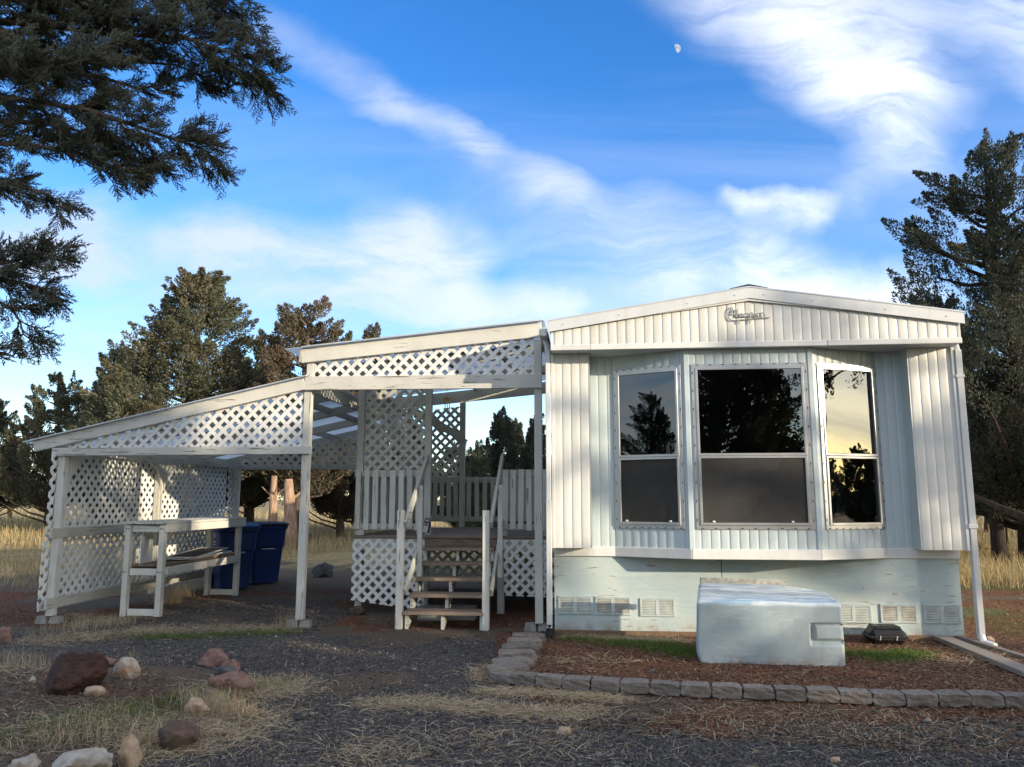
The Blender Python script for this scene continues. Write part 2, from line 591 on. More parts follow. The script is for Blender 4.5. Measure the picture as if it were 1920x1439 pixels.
def block_mat():
    m = Mat('grey_edging_concrete', 0.92, 0.12)
    n = m.noise(26, 8, 0.7)
    n2 = m.noise(5, 4, 0.6)
    c = m.mix(m.rng(n, 0.3, 0.7), (0.135, 0.118, 0.102), (0.235, 0.212, 0.186))
    c = m.mix(m.rng(n2, 0.5, 0.75, 0, 0.7), c, (0.15, 0.105, 0.08))
    ob = m.rng(m.objrand(), 0, 1, 0.85, 1.15, False)
    mu = m.N.new('ShaderNodeVectorMath')
    mu.operation = 'SCALE'
    m.L.new(c, mu.inputs[0])
    m.L.new(ob, mu.inputs['Scale'])
    m.base(mu.outputs[0])
    m.bump(n, 0.9, 0.012)
    return m.m


M['block'] = block_mat()


def leafy(name, cols, rough=0.75, trans=0.25, patch=None):
    m = Mat(name, rough, 0.2)
    r = m.island()
    st = [(i / max(1, len(cols) - 1), c) for i, c in enumerate(cols)]
    c = m.ramp(r, st)
    if patch:
        n = m.noise(patch[0], 3, 0.55)
        c = m.mix(m.rng(n, 0.46, 0.62, 0, patch[2]), c, patch[1])
    m.base(c)
    if trans:
        tr = m.N.new('ShaderNodeBsdfTranslucent')
        m.L.new(c, tr.inputs['Color'])
        mx = m.N.new('ShaderNodeMixShader')
        mx.inputs[0].default_value = trans
        m.L.new(m.b.outputs[0], mx.inputs[1])
        m.L.new(tr.outputs[0], mx.inputs[2])
        m.L.new(mx.outputs[0], m.N['Material Output'].inputs['Surface'])
    return m.m


M['juniper'] = leafy('juniper_foliage', [(0.061, 0.076, 0.047), (0.099, 0.108, 0.066), (0.129, 0.124, 0.078), (0.075, 0.092, 0.061)],
                     patch=(0.55, (0.158, 0.130, 0.078), 0.55))
M['juniper_rust'] = leafy('rusty_juniper_foliage', [(0.070, 0.069, 0.047), (0.105, 0.092, 0.063), (0.134, 0.105, 0.070), (0.065, 0.071, 0.049)],
                          patch=(0.6, (0.143, 0.098, 0.063), 0.7))
M['juniper_dark'] = leafy('dark_juniper_foliage', [(0.034, 0.045, 0.033), (0.050, 0.061, 0.043), (0.069, 0.075, 0.051), (0.043, 0.056, 0.039)],
                          patch=(0.5, (0.095, 0.085, 0.055), 0.5))
M['juniper_near'] = leafy('grey_green_juniper_sprays', [(0.065, 0.078, 0.055), (0.095, 0.108, 0.074), (0.125, 0.118, 0.085), (0.075, 0.082, 0.062)], trans=0.1)


def bark(name, c1, c2):
    m = Mat(name, 0.9, 0.1)
    n = m.noise(1.0, 6, 0.65, m.coord('Object', (22, 22, 2.5)), 0.8)
    m.base(m.mix(m.rng(n, 0.35, 0.68), c1, c2))
    m.bump(n, 0.8, 0.03)
    return m.m


M['bark'] = bark('grey_brown_bark', (0.075, 0.055, 0.042), (0.17, 0.13, 0.10))
M['bark_red'] = bark('reddish_bark', (0.20, 0.12, 0.075), (0.42, 0.29, 0.20))
M['bark_dark'] = bark('dark_bark', (0.018, 0.014, 0.011), (0.045, 0.036, 0.03))
M['gravel'] = leafy('crushed_grey_gravel', [(0.046, 0.043, 0.041), (0.074, 0.069, 0.064), (0.108, 0.101, 0.092), (0.075, 0.061, 0.048), (0.22, 0.20, 0.17)], 0.85, 0)
M['straw'] = leafy('dry_straw', [(0.36, 0.265, 0.15), (0.48, 0.375, 0.225), (0.56, 0.47, 0.31), (0.28, 0.195, 0.11)], 0.75, 0.2)
M['drygrass'] = leafy('dry_yellow_grass', [(0.33, 0.25, 0.11), (0.44, 0.34, 0.16), (0.38, 0.31, 0.17), (0.25, 0.18, 0.08)], 0.75, 0.25)
M['green'] = leafy('short_green_grass', [(0.075, 0.13, 0.022), (0.11, 0.17, 0.035), (0.16, 0.20, 0.05), (0.055, 0.10, 0.018)], 0.7, 0.3)
M['chips'] = leafy('bark_chips', [(0.075, 0.038, 0.022), (0.13, 0.068, 0.040), (0.19, 0.12, 0.075), (0.05, 0.03, 0.02), (0.27, 0.21, 0.15)], 0.85, 0)


def ground_mat():
    m = Mat('mixed_bare_ground', 0.95, 0.1)
    a = m.attr('zone')
    sp = m.N.new('ShaderNodeSeparateColor')
    m.L.new(a.outputs['Color'], sp.inputs[0])
    grav, soil, grass = sp.outputs
    fine = m.noise(38, 6, 0.7)
    mid = m.noise(6, 5, 0.62)
    big = m.noise(0.8, 4, 0.6)
    v = m.voronoi(52, None, 'Color')
    gv = m.N.new('ShaderNodeSeparateColor')
    m.L.new(v, gv.inputs[0])
    cg = m.ramp(gv.outputs[0], [(0.0, (0.045, 0.042, 0.040)), (0.6, (0.088, 0.081, 0.075)), (1.0, (0.15, 0.138, 0.122))])
    cg = m.mix(m.rng(mid, 0.5, 0.75, 0, 0.4), cg, (0.07, 0.05, 0.038))
    cs = m.mix(m.rng(fine, 0.3, 0.7), (0.078, 0.040, 0.026), (0.165, 0.088, 0.054))
    cs = m.mix(m.rng(big, 0.4, 0.68), cs, (0.155, 0.066, 0.034))
    cd = m.mix(m.rng(fine, 0.3, 0.7), (0.072, 0.056, 0.042), (0.15, 0.122, 0.088))
    cy = m.mix(m.rng(mid, 0.3, 0.7), (0.22, 0.165, 0.085), (0.36, 0.285, 0.15))
    cy = m.mix(m.rng(big, 0.48, 0.62, 0, 0.6), cy, (0.15, 0.14, 0.06))
    jit = m.mul(m.mul(fine, mid, 'ADD'), -1.0, 'ADD')
    def edge(ch):
        return m.rng(m.mul(ch, m.mul(jit, 0.7), 'ADD'), 0.38, 0.62)
    c = m.mix(edge(soil), cd, cs)
    c = m.mix(edge(grav), c, cg)
    c = m.mix(edge(grass), c, cy)
    m.base(c)
    m.bump(m.mul(m.mul(fine, 0.5), m.voronoi(60), 'ADD'), 0.7, 0.02)
    return m.m


M['ground'] = ground_mat()


# ------------------------------------------------------------------ geometry helpers
class MB:
    def __init__(self):
        self.v, self.f = [], []

    def add(self, vs, fs):
        o = len(self.v)
        self.v += [tuple(p) for p in vs]
        self.f += [tuple(i + o for i in f) for f in fs]
        return self

    def hexa(self, c8):
        """8 corners: bottom ring then top ring, counter-clockwise from above"""
        return self.add(c8, [(3, 2, 1, 0), (4, 5, 6, 7), (0, 1, 5, 4), (1, 2, 6, 5), (2, 3, 7, 6), (3, 0, 4, 7)])

    def cbox(self, size, ch, mat):
        X, Y, Z = (s / 2 for s in size)
        ch = min(ch, 0.45 * min(X, Y, Z) * 2)
        vs, idx = [], {}
        for sx in (-1, 1):
            for sy in (-1, 1):
                for sz in (-1, 1):
                    for k in range(3):
                        p = [sx * (X - ch), sy * (Y - ch), sz * (Z - ch)]
                        p[k] = (sx * X, sy * Y, sz * Z)[k]
                        idx[(sx, sy, sz, k)] = len(vs)
                        vs.append(mat @ Vector(p))
        fs = []
        for k in range(3):
            a, b = (k + 1) % 3, (k + 2) % 3
            for s in (-1, 1):
                ring = []
                for (ta, tb) in ((-1, -1), (1, -1), (1, 1), (-1, 1)):
                    c = [0, 0, 0]
                    c[k], c[a], c[b] = s, ta, tb
                    ring.append(idx[(*c, k)])
                fs.append(tuple(ring) if s > 0 else tuple(reversed(ring)))
        for k in range(3):       # edges along axis k
            a, b = (k + 1) % 3, (k + 2) % 3
            for ta in (-1, 1):
                for tb in (-1, 1):
                    def g(sk, face):
                        c = [0, 0, 0]
                        c[k], c[a], c[b] = sk, ta, tb
                        return idx[(*c, face)]
                    q = (g(-1, a), g(1, a), g(1, b), g(-1, b))
                    fs.append(q if ta * tb < 0 else tuple(reversed(q)))
        for sx in (-1, 1):
            for sy in (-1, 1):
                for sz in (-1, 1):
                    t = tuple(idx[(sx, sy, sz, k)] for k in range(3))
                    fs.append(t if sx * sy * sz > 0 else tuple(reversed(t)))
        return self.add(vs, fs)

    def box(self, lo, hi, ch=0.0):
        lo, hi = Vector(lo), Vector(hi)
        if ch > 0:
            return self.cbox(hi - lo, ch, Matrix.Translation((lo + hi) / 2))
        x0, y0, z0 = lo
        x1, y1, z1 = hi
        return self.hexa([(x0, y0, z0), (x1, y0, z0), (x1, y1, z0), (x0, y1, z0), (x0, y0, z1), (x1, y0, z1), (x1, y1, z1), (x0, y1, z1)])

    def bar(self, p, q, w, h, up=(0, 0, 1), ch=0.004):
        """rectangular timber from p to q: w across, h along up"""
        p, q = Vector(p), Vector(q)
        x = (q - p)
        ln = x.length
        x.normalize()
        up = Vector(up)
        y = up.cross(x)
        if y.length < 1e-6:
            y = Vector((0, 1, 0)).cross(x)
        y.normalize()
        z = x.cross(y)
        m = Matrix((x, y, z)).transposed().to_4x4()
        m.translation = (p + q) / 2
        return self.cbox(Vector((ln, w, h)), ch, m)

    def prism(self, pts, ext):
        """polygon extruded by a vector"""
        n = len(pts)
        ext = Vector(ext)
        a = [Vector(p) for p in pts]
        vs = a + [p + ext for p in a]
        nrm = Vector((0, 0, 0))
        for i in range(n):
            nrm += a[i].cross(a[(i + 1) % n])
        fs = [tuple(reversed(range(n))), tuple(range(n, 2 * n))]
        fs += [(i, (i + 1) % n, n + (i + 1) % n, n + i) for i in range(n)]
        if nrm.dot(ext) < 0:
            fs = [tuple(reversed(f)) for f in fs]
        return self.add(vs, fs)

    def tube(self, pts, rad, n=8, cap=True):
        pts = [Vector(p) for p in pts]
        rr = rad if isinstance(rad, (list, tuple)) else [rad] * len(pts)
        vs, fs = [], []
        ref = Vector((0.31, 0.17, 0.93))
        for i, p in enumerate(pts):
            t = pts[min(i + 1, len(pts) - 1)] - pts[max(i - 1, 0)]
            t.normalize()
            a = t.cross(ref)
            if a.length < 1e-3:
                a = t.cross(Vector((1, 0, 0)))
            a.normalize()
            b = t.cross(a)
            for k in range(n):
                w = 2 * math.pi * k / n
                vs.append(p + (a * math.cos(w) + b * math.sin(w)) * rr[i])
        for i in range(len(pts) - 1):
            for k in range(n):
                fs.append((i * n + k, i * n + (k + 1) % n, (i + 1) * n + (k + 1) % n, (i + 1) * n + k))
        if cap:
            fs.append(tuple(reversed(range(n))))
            fs.append(tuple(range((len(pts) - 1) * n, len(pts) * n)))
        return self.add(vs, fs)

    def lathe(self, prof, n=20, org=(0, 0, 0)):
        vs, fs = [], []
        for (r, z) in prof:
            for k in range(n):
                w = 2 * math.pi * k / n
                vs.append((org[0] + r * math.cos(w), org[1] + r * math.sin(w), org[2] + z))
        for i in range(len(prof) - 1):
            for k in range(n):
                fs.append((i * n + k, i * n + (k + 1) % n, (i + 1) * n + (k + 1) % n, (i + 1) * n + k))
        fs.append(tuple(reversed(range(n))))
        fs.append(tuple(range((len(prof) - 1) * n, len(prof) * n)))
        return self.add(vs, fs)

    def mesh(self, name, mat=None, smooth=False, org=(0, 0, 0)):
        me = bpy.data.meshes.new(name)
        o = Vector(org)
        me.from_pydata([tuple(Vector(p) - o) for p in self.v], [], self.f)
        if mat is not None:
            me.materials.append(mat)
        if smooth:
            me.polygons.foreach_set('use_smooth', [True] * len(me.polygons))
        me.update()
        return me


def link(name, data, parent=None):
    o = bpy.data.objects.new(name, data)
    col.objects.link(o)
    if parent is not None:
        o.parent = parent
    return o


def tag(o, label=None, cat=None, group=None, kind=None):
    if label:
        o['label'] = label
    if cat:
        o['category'] = cat
    if group:
        o['group'] = group
    if kind:
        o['kind'] = kind
    return o


class Thing:
    """a thing in the home's frame: an Empty at its base, parts given in U, V, Z"""
    def __init__(self, name, U, V, Z, label, cat, group=None):
        self.org = Vector((U, V, Z))
        self.o = link(name, None)
        self.o.empty_display_size = 0.2
        self.o.location = W(U, V, Z)
        self.o.rotation_euler = (0, 0, -ANG)
        tag(self.o, label, cat, group)

    def part(self, name, mb, mat, parent=None, smooth=False, label=None):
        o = link(name, mb.mesh(name, mat, smooth, self.org), parent or self.o)
        if label:
            o['label'] = label
        return o

    def holder(self, name, parent=None):
        return link(name, None, parent or self.o)


def hframe_mesh(name, mb, mat, U, V, Z, label, cat, group=None, smooth=False):
    """a thing of one mesh, standing in the home's frame"""
    o = link(name, mb.mesh(name, mat, smooth, (U, V, Z)))
    o.location = W(U, V, Z)
    o.rotation_euler = (0, 0, -ANG)
    return tag(o, label, cat, group)


rnd = random.Random(11)

# ------------------------------------------------------------------ ground
def fbm2(x, y, seed, scale, octaves=4):
    """cheap smooth value noise for numpy arrays"""
    tot, amp, norm = np.zeros_like(x, dtype=float), 1.0, 0.0
    for k in range(octaves):
        fx, fy = x * scale * 2 ** k + 17.3 * k + seed, y * scale * 2 ** k - 9.1 * k + seed * 1.7
        ix, iy = np.floor(fx), np.floor(fy)
        tx, ty = fx - ix, fy - iy
        tx, ty = tx * tx * (3 - 2 * tx), ty * ty * (3 - 2 * ty)
        def h(a, b):
            s = np.sin(a * 127.1 + b * 311.7 + seed * 13.7) * 43758.5453
            return s - np.floor(s)
        v = (h(ix, iy) * (1 - tx) + h(ix + 1, iy) * tx) * (1 - ty) + (h(ix, iy + 1) * (1 - tx) + h(ix + 1, iy + 1) * tx) * ty
        tot += v * amp
        norm += amp
        amp *= 0.5
    return tot / norm


def sstep(a, b, x):
    t = np.clip((x - a) / (b - a), 0, 1)
    return t * t * (3 - 2 * t)


ROW = [(-0.17, 6.53), (0.02, 6.36), (0.37, 6.19), (0.80, 6.06), (1.19, 5.96), (1.62, 5.87), (2.02, 5.81), (2.45, 5.74), (2.88, 5.69), (3.31, 5.67), (3.66, 5.64), (4.6, 5.62), (6.0, 5.66)]


def row_y(x):
    return np.interp(x, [p[0] for p in ROW], [p[1] for p in ROW])


def to_uv(x, y):
    dx, dy = x - ORG.x, y - ORG.y
    return dx * UA.x + dy * UA.y, dx * VA.x + dy * VA.y


def island_d(x, y):
    """below 1 inside the bed of rocks on the drive"""
    return np.hypot((x + 3.55 + 0.25 * (y - 5.8)) / 1.75, (y - 5.75) / 1.45)


def height(x, y):
    x, y = np.asarray(x, float), np.asarray(y, float)
    d = np.hypot(x, y - 6)
    z = (fbm2(x, y, 3.0, 0.7, 4) - 0.5) * 0.05
    isl = island_d(x, y)
    z = z + 0.07 * (1 - sstep(0.5, 1.1, isl))
    U, V = to_uv(x, y)
    planter = (1 - sstep(-0.05, 0.05, np.abs(U - 2.1) - 2.25)) * sstep(0, 0.08, y - row_y(x) - 0.02) * (1 - sstep(0, 0.4, V))
    z = z + planter * 0.035
    near = np.exp(-((d / 14.0) ** 4))
    far = (fbm2(x, y, 8.0, 0.045, 3) - 0.5) * 1.3 * sstep(16, 60, d)
    rise = 0.75 * sstep(16, 34, y) * sstep(4, 14, x) + 0.35 * sstep(16, 34, y) * sstep(-4, -16, x)
    # level pad under the home, porch and carport
    pad = (1 - sstep(0.15, 0.8, np.maximum(np.maximum(-6.3 - U, U - 4.5), np.maximum(-0.05 - V, V - 14.5))))
    z = z * (1 - pad * 0.85)
    return z * (0.35 + 0.65 * near) + far + rise * (1 - pad)


def zones(x, y):
    U, V = to_uv(x, y)
    n = fbm2(x, y, 5.0, 1.3, 4) - 0.5
    isl = island_d(x, y) + n * 0.35
    inside = (y > row_y(x)) & (x > -0.15 + 0.0 * y) & (V < 0.2)
    # gravel drive
    grav = sstep(1.0, 1.12, isl)
    grav = grav * (1 - sstep(-0.65, -0.25, V + 0.35 * n - 0.12 * (np.abs(U + 1.3) < 1.6)))
    grav = np.where(inside, 0, grav)
    front = row_y(x) - y
    grav = grav * np.where((x > 0.1) & (front > 0), sstep(0.25, 0.75, front + n * 0.9), 1.0)
    grav = grav * (1 - sstep(4.6, 6.2, x + n)) * sstep(-14, -10, x)
    under = (U > -5.6) & (U < -2.6) & (V > -0.6) & (V < 2.5)
    grav = np.maximum(grav, np.where(under, 0.62 + n * 1.2, 0))
    grav = np.clip(grav - 0.75 * sstep(0.56, 0.74, fbm2(x, y, 9.0, 0.9, 4)), 0, 1)
    soil = np.where(inside, 1.0, 0.0)
    soil = np.maximum(soil, sstep(0.25, 0.5, 0.45 + n) * sstep(-0.5, 0.4, V) * (1 - sstep(11, 15, y + 2 * n)))
    soil = np.maximum(soil, np.where((x > 4.4), sstep(0.2, 0.55, 0.42 + n), 0) * (1 - sstep(12, 14, y)))
    soil = np.maximum(soil, np.where((x > 0.1) & (front > 0) & (front < 1.0), 0.55 + n, 0))
    soil = np.maximum(soil, 0.55 * (isl < 0.8) * (0.6 + n))
    d = np.hypot(x, y)
    grass = sstep(15, 21, d + n * 7)
    grass = np.where(d < 4, 0, grass)
    return np.clip(grav, 0, 1), np.clip(soil, 0, 1), np.clip(grass, 0, 1)


def build_ground():
    xs = np.concatenate([-np.geomspace(620, 9, 40), np.linspace(-8.6, 8.6, 216), np.geomspace(9, 620, 40)])
    ys = np.concatenate([-np.geomspace(420, 4, 26), np.linspace(-3.5, 2.6, 16), np.linspace(2.8, 16.5, 172), np.geomspace(16.9, 700, 64)])
    X, Y = np.meshgrid(xs, ys)
    Z = height(X, Y)
    nx, ny = len(xs), len(ys)
    vs = np.stack([X.ravel(), Y.ravel(), Z.ravel()], 1)
    i = np.arange(nx * ny).reshape(ny, nx)
    q = np.stack([i[:-1, :-1].ravel(), i[:-1, 1:].ravel(), i[1:, 1:].ravel(), i[1:, :-1].ravel()], 1)
    me = mesh_np('ground', vs, q, M['ground'])
    me.polygons.foreach_set('use_smooth', np.ones(len(me.polygons), bool))
    g, s, gr = zones(X.ravel(), Y.ravel())
    at = me.color_attributes.new('zone', 'FLOAT_COLOR', 'POINT')
    at.data.foreach_set('color', np.stack([g, s, gr, np.ones_like(g)], 1).astype(np.float32).ravel())
    o = link('ground', me)
    tag(o, 'gravel drive and bare red soil running out to dry grass', None, None, 'structure')
    return o


def mesh_np(name, verts, faces, mat):
    """mesh from numpy arrays, faces all of one size"""
    me = bpy.data.meshes.new(name)
    nv, nf, k = len(verts), len(faces), faces.shape[1]
    me.vertices.add(nv)
    me.vertices.foreach_set('co', np.ascontiguousarray(verts, dtype=np.float32).ravel())
    me.loops.add(nf * k)
    me.loops.foreach_set('vertex_index', np.ascontiguousarray(faces, dtype=np.int32).ravel())
    me.polygons.add(nf)
    me.polygons.foreach_set('loop_start', np.arange(0, nf * k, k, dtype=np.int32))
    me.polygons.foreach_set('loop_total', np.full(nf, k, dtype=np.int32))
    me.update(calc_edges=True)
    me.validate()
    if mat is not None:
        me.materials.append(mat)
    return me


def hz(x, y):
    return float(height(np.array([x]), np.array([y]))[0])


build_ground()

# ------------------------------------------------------------------ the mobile home
home = Thing('mobile_home', 2.12, -0.1, 0.0, 'cream metal-sided mobile home with pale blue bay window end and low gable', 'mobile home')
RIB = 0.097
RIB_PROF = [(0.0, 0.0), (0.05, 0.002), (0.13, 0.0095), (0.30, 0.0125), (0.55, 0.0125), (0.78, 0.0095), (0.94, 0.004)]


def corrugated(p0, p1, zb, zt, phase=0.0, rib=RIB, depth=1.0, s0=0.0, s1=None):
    """ribbed sheet over the line p0-p1 (U, V), from zb(s) to zt(s); ribs stand proud to the outside"""
    p0, p1 = Vector((*p0, 0)), Vector((*p1, 0))
    d = p1 - p0
    ln = d.length
    d.normalize()
    out = Vector((d.y, -d.x, 0))
    s1 = ln if s1 is None else s1
    ss = {round(s0, 5), round(s1, 5)}
    k = math.floor((s0 - phase) / rib) - 1
    while k * rib + phase < s1 + rib:
        for (t, _) in RIB_PROF:
            s = (k + t) * rib + phase
            if s0 < s < s1:
                ss.add(round(s, 5))
        k += 1
    ss = sorted(ss)
    prof_t = [t for t, _ in RIB_PROF] + [1.0]
    prof_d = [dd for _, dd in RIB_PROF] + [0.0]
    mb = MB()
    vs, fs = [], []
    for s in ss:
        t = ((s - phase) / rib) % 1.0
        o = float(np.interp(t, prof_t, prof_d)) * depth * 0.5
        b = p0 + d * s + out * o
        vs += [(b.x, b.y, zb(s)), (b.x, b.y, zt(s))]
    for i in range(len(ss) - 1):
        fs.append((2 * i, 2 * i + 2, 2 * i + 3, 2 * i + 1))
    return mb.add(vs, fs)


def siding_run(p0, p1, zb, zt, mat, sheet=4, s0=0.0, s1=None, phase=0.0):
    """a run of siding as separate sheets, lapped 2 mm in front of one another"""
    ln = math.hypot(p1[0] - p0[0], p1[1] - p0[1])
    s1 = ln if s1 is None else s1
    step = sheet * RIB
    a = s0
    i = 0
    nx, ny = (p1[1] - p0[1]) / ln, -(p1[0] - p0[0]) / ln
    while a < s1 - 1e-4:
        b = min(s1, (math.floor((a - phase) / step + 1e-6) + 1) * step + phase)
        e = 0.0022 if i % 2 else 0.0
        q0, q1 = (p0[0] + nx * e, p0[1] + ny * e), (p1[0] + nx * e, p1[1] + ny * e)
        home.part('siding_panel', corrugated(q0, q1, zb, zt, phase, s0=a, s1=min(b + 0.004, s1)), M[mat])
        a = b
        i += 1


Z_BAND, Z_SOF = 0.935, 3.05
ROOF_L, ROOF_R, PEAK = -0.035, 4.275, 2.12


def roof_z(u):
    """underside of the roof edge"""
    return 3.245 + (3.57 - 3.245) * (1 - abs(u - PEAK) / (PEAK - ROOF_L))


VW, VG, VB = -0.22, -0.45, -0.34        # wing walls, gable face, bay face
B0, B1, B2, B3 = 0.67, 1.45, 2.745, 3.525
# body: dark shell behind the siding, with the room behind the bay left open
side = MB()
side.box((0.0, 0.06, 0.80), (0.05, 13.8, 3.25))
home.part('side_wall', side, M['siding'])
home.part('side_wall', MB().box((4.19, 0.06, 0.80), (4.24, 13.8, 3.25)), M['siding'])
home.part('end_wall', MB().box((0.05, 13.7, 0.80), (4.19, 13.8, 3.25)), M['siding'])
# room seen through the panes
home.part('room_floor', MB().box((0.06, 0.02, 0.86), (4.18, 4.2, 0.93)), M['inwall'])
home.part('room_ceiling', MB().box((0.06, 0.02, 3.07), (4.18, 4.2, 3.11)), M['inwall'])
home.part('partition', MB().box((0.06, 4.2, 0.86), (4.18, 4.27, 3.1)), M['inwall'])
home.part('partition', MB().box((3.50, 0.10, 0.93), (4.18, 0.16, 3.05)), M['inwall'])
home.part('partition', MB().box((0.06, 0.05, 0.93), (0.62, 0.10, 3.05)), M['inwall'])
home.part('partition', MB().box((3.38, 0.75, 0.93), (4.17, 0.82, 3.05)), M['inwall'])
home.part('door_jamb', MB().box((3.26, 0.74, 0.93), (3.375, 0.84, 2.4)), M['inpale'])
sw = MB().box((3.55, 0.728, 1.27), (3.63, 0.748, 1.40), 0.004)
home.part('light_switch', sw, M['white_plastic'])
# wing walls
for (a, b) in ((0.0, 0.415), (3.785, 4.245)):
    siding_run((a, VW), (b, VW), lambda s: Z_BAND, lambda s: Z_SOF - 0.002, 'siding', 4, phase=0.01)
    core = MB().box((a + 0.003, VW + 0.004, Z_BAND + 0.004), (b - 0.003, 0.055, Z_SOF))
    home.part('wing_core', core, M['siding_blue'])
home.part('corner_trim', MB().box((-0.012, VW - 0.022, Z_BAND - 0.004), (0.022, VW + 0.02, Z_SOF - 0.004), 0.003), M['trim'])
home.part('corner_trim', MB().box((4.225, VW - 0.022, Z_BAND - 0.004), (4.258, VW + 0.02, Z_SOF - 0.004), 0.003), M['trim'])
# bay walls: the flat returns, two slanted sides and the middle
WZ0, WZ1 = 1.14, 2.89
top, bot = (lambda s: Z_SOF - 0.001), (lambda s: Z_BAND + 0.0)
siding_run((0.41, 0.0), (B0, 0.0), bot, top, 'siding_blue', 4)
siding_run((B3, 0.0), (3.79, 0.0), bot, top, 'siding_blue', 4)
for (p0, p1, w0, w1) in (((B0, 0.0), (B1, VB), 0.02, 0.795), ((B1, VB), (B2, VB), 0.05, 1.255), ((B2, VB), (B3, 0.0), 0.075, 0.845)):
    ln = math.hypot(p1[0] - p0[0], p1[1] - p0[1])
    siding_run(p0, p1, lambda s: WZ1 - 0.01, top, 'siding_blue', 4)
    siding_run(p0, p1, bot, lambda s: WZ0 + 0.01, 'siding_blue', 4)
    if w0 > 0.001:
        home.part('window_post', corrugated(p0, p1, lambda s: WZ0 + 0.01, lambda s: WZ1 - 0.01, s0=0, s1=w0 + 0.02), M['siding_blue'])
    home.part('window_post', corrugated(p0, p1, lambda s: WZ0 + 0.01, lambda s: WZ1 - 0.01, s0=w1 - 0.02, s1=ln), M['siding_blue'])
for (u, v) in ((B1, VB), (B2, VB)):
    home.part('corner_trim', MB().box((u - 0.028, v - 0.016, Z_BAND), (u + 0.028, v + 0.03, Z_SOF - 0.003), 0.006), M['siding_blue'])


def window(p0, p1, s0, s1, z0, z1, zm, lower):
    d = Vector((p1[0] - p0[0], p1[1] - p0[1], 0)).normalized()
    out = Vector((d.y, -d.x, 0))
    O = Vector((*p0, 0))

    def P(s, o, z):
        return O + d * s + out * o + Vector((0, 0, z))

    def slab(mb, a, b, za, zb, o0, o1, ch=0.003):
        c = (P(a, o0, za) + P(b, o1, zb)) / 2
        m = Matrix((d, -out, Vector((0, 0, 1)))).transposed().to_4x4()
        m.translation = c
        return mb.cbox(Vector((b - a, abs(o1 - o0), zb - za)), ch, m)

    def ring(mb, a, b, za, zb, w, o0, o1):
        slab(mb, a, a + w, za, zb, o0, o1)
        slab(mb, b - w, b, za, zb, o0, o1)
        slab(mb, a + w, b - w, zb - w, zb, o0, o1)
        slab(mb, a + w, b - w, za, za + w, o0, o1)

    fr = MB()
    ring(fr, s0, s1, z0, z1, 0.046, 0.010, 0.020)
    root = home.part('window', fr, M['alu'])
    fx = MB()
    n = 9
    for i in range(n):
        t = (i + 0.5) / n
        for zz in (z0 + 0.012, z1 - 0.012):
            s = s0 + t * (s1 - s0)
            slab(fx, s - 0.012, s + 0.012, zz - 0.004, zz + 0.004, 0.0195, 0.0235, 0.001)
        for s in (s0 + 0.012, s1 - 0.012):
            zz = z0 + (z1 - z0) * t
            slab(fx, s - 0.004, s + 0.004, zz - 0.012, zz + 0.012, 0.0195, 0.0235, 0.001)
    home.part('flange_fixings', fx, M['dark'], root)['kind'] = 'stuff'
    sa = MB()
    a, b = s0 + 0.048, s1 - 0.048
    za, zb = z0 + 0.048, z1 - 0.048
    ring(sa, a - 0.008, b + 0.008, zm, zb + 0.008, 0.026, 0.0, 0.028)
    home.part('upper_sash', sa, M['alu'], root)
    sl = MB()
    ring(sl, a - 0.004, b + 0.004, za - 0.004, zm - 0.002, 0.026, 0.004, 0.032)
    home.part('lower_sash', sl, M['alu'], root)
    up = MB()
    up.add([P(a + 0.02, 0.012, zm + 0.028), P(b - 0.02, 0.012, zm + 0.028), P(b - 0.02, 0.012, zb - 0.02), P(a + 0.02, 0.012, zb - 0.02)], [(0, 1, 2, 3)])
    home.part('upper_pane', up, M['glass'], root)
    lo = MB()
    lo.add([P(a + 0.022, 0.018, za + 0.022), P(b - 0.022, 0.018, za + 0.022), P(b - 0.022, 0.018, zm - 0.03), P(a + 0.022, 0.018, zm - 0.03)], [(0, 1, 2, 3)])
    if lower == 'screen':
        home.part('insect_screen', lo, M['screen'], root)
        for t in (0.12, 0.84):
            s = a + t * (b - a)
            home.part('screen_clip', slab(MB(), s - 0.014, s + 0.014, za + 0.024, za + 0.042, 0.018, 0.034), M['white_plastic'], root)
    else:
        home.part('lower_pane', lo, M['glass'], root)
    return P, slab, root


P1, slab1, w1r = window((B0, 0.0), (B1, VB), 0.02, 0.795, WZ0, WZ1, 1.905, 'screen')
for s in (0.60, 0.70):
    home.part('paper_tag', slab1(MB(), s, s + 0.04, 1.935, 2.03, -0.02, -0.012, 0.001), M['white_plastic'], w1r)
window((B1, VB), (B2, VB), 0.05, 1.255, WZ0, WZ1, 1.905, 'screen')
window((B2, VB), (B3, 0.0), 0.075, 0.845, WZ0, WZ1, 1.905, 'glass')
# floor and head of the bay box, trim band along the bottom
outl = [(0.0, 0.03), (0.0, -0.012), (B0 - 0.005, -0.012), (B1 - 0.01, VB - 0.012), (B2 + 0.01, VB - 0.012), (B3 + 0.005, -0.012), (4.24, -0.012), (4.24, 0.03)]
home.part('bay_floor', MB().prism([(u, v, 0.842) for u, v in [(B0, 0.05), (B0, 0.0), (B1, VB), (B2, VB), (B3, 0.0), (B3, 0.05)]], (0, 0, 0.05)), M['under'])
segs = [((-0.005, -0.012), (B0, -0.012)), ((B0, -0.012), (B1, VB - 0.012)), ((B1, VB - 0.012), (B2, VB - 0.012)), ((B2, VB - 0.012), (B3, -0.012)), ((B3, -0.012), (4.245, -0.012))]
for (a, b) in segs:
    home.part('bottom_trim', MB().bar((a[0], a[1], 0.887), (b[0], b[1], 0.887), 0.024, 0.104, (0, 0, 1), 0.004), M['trim'])
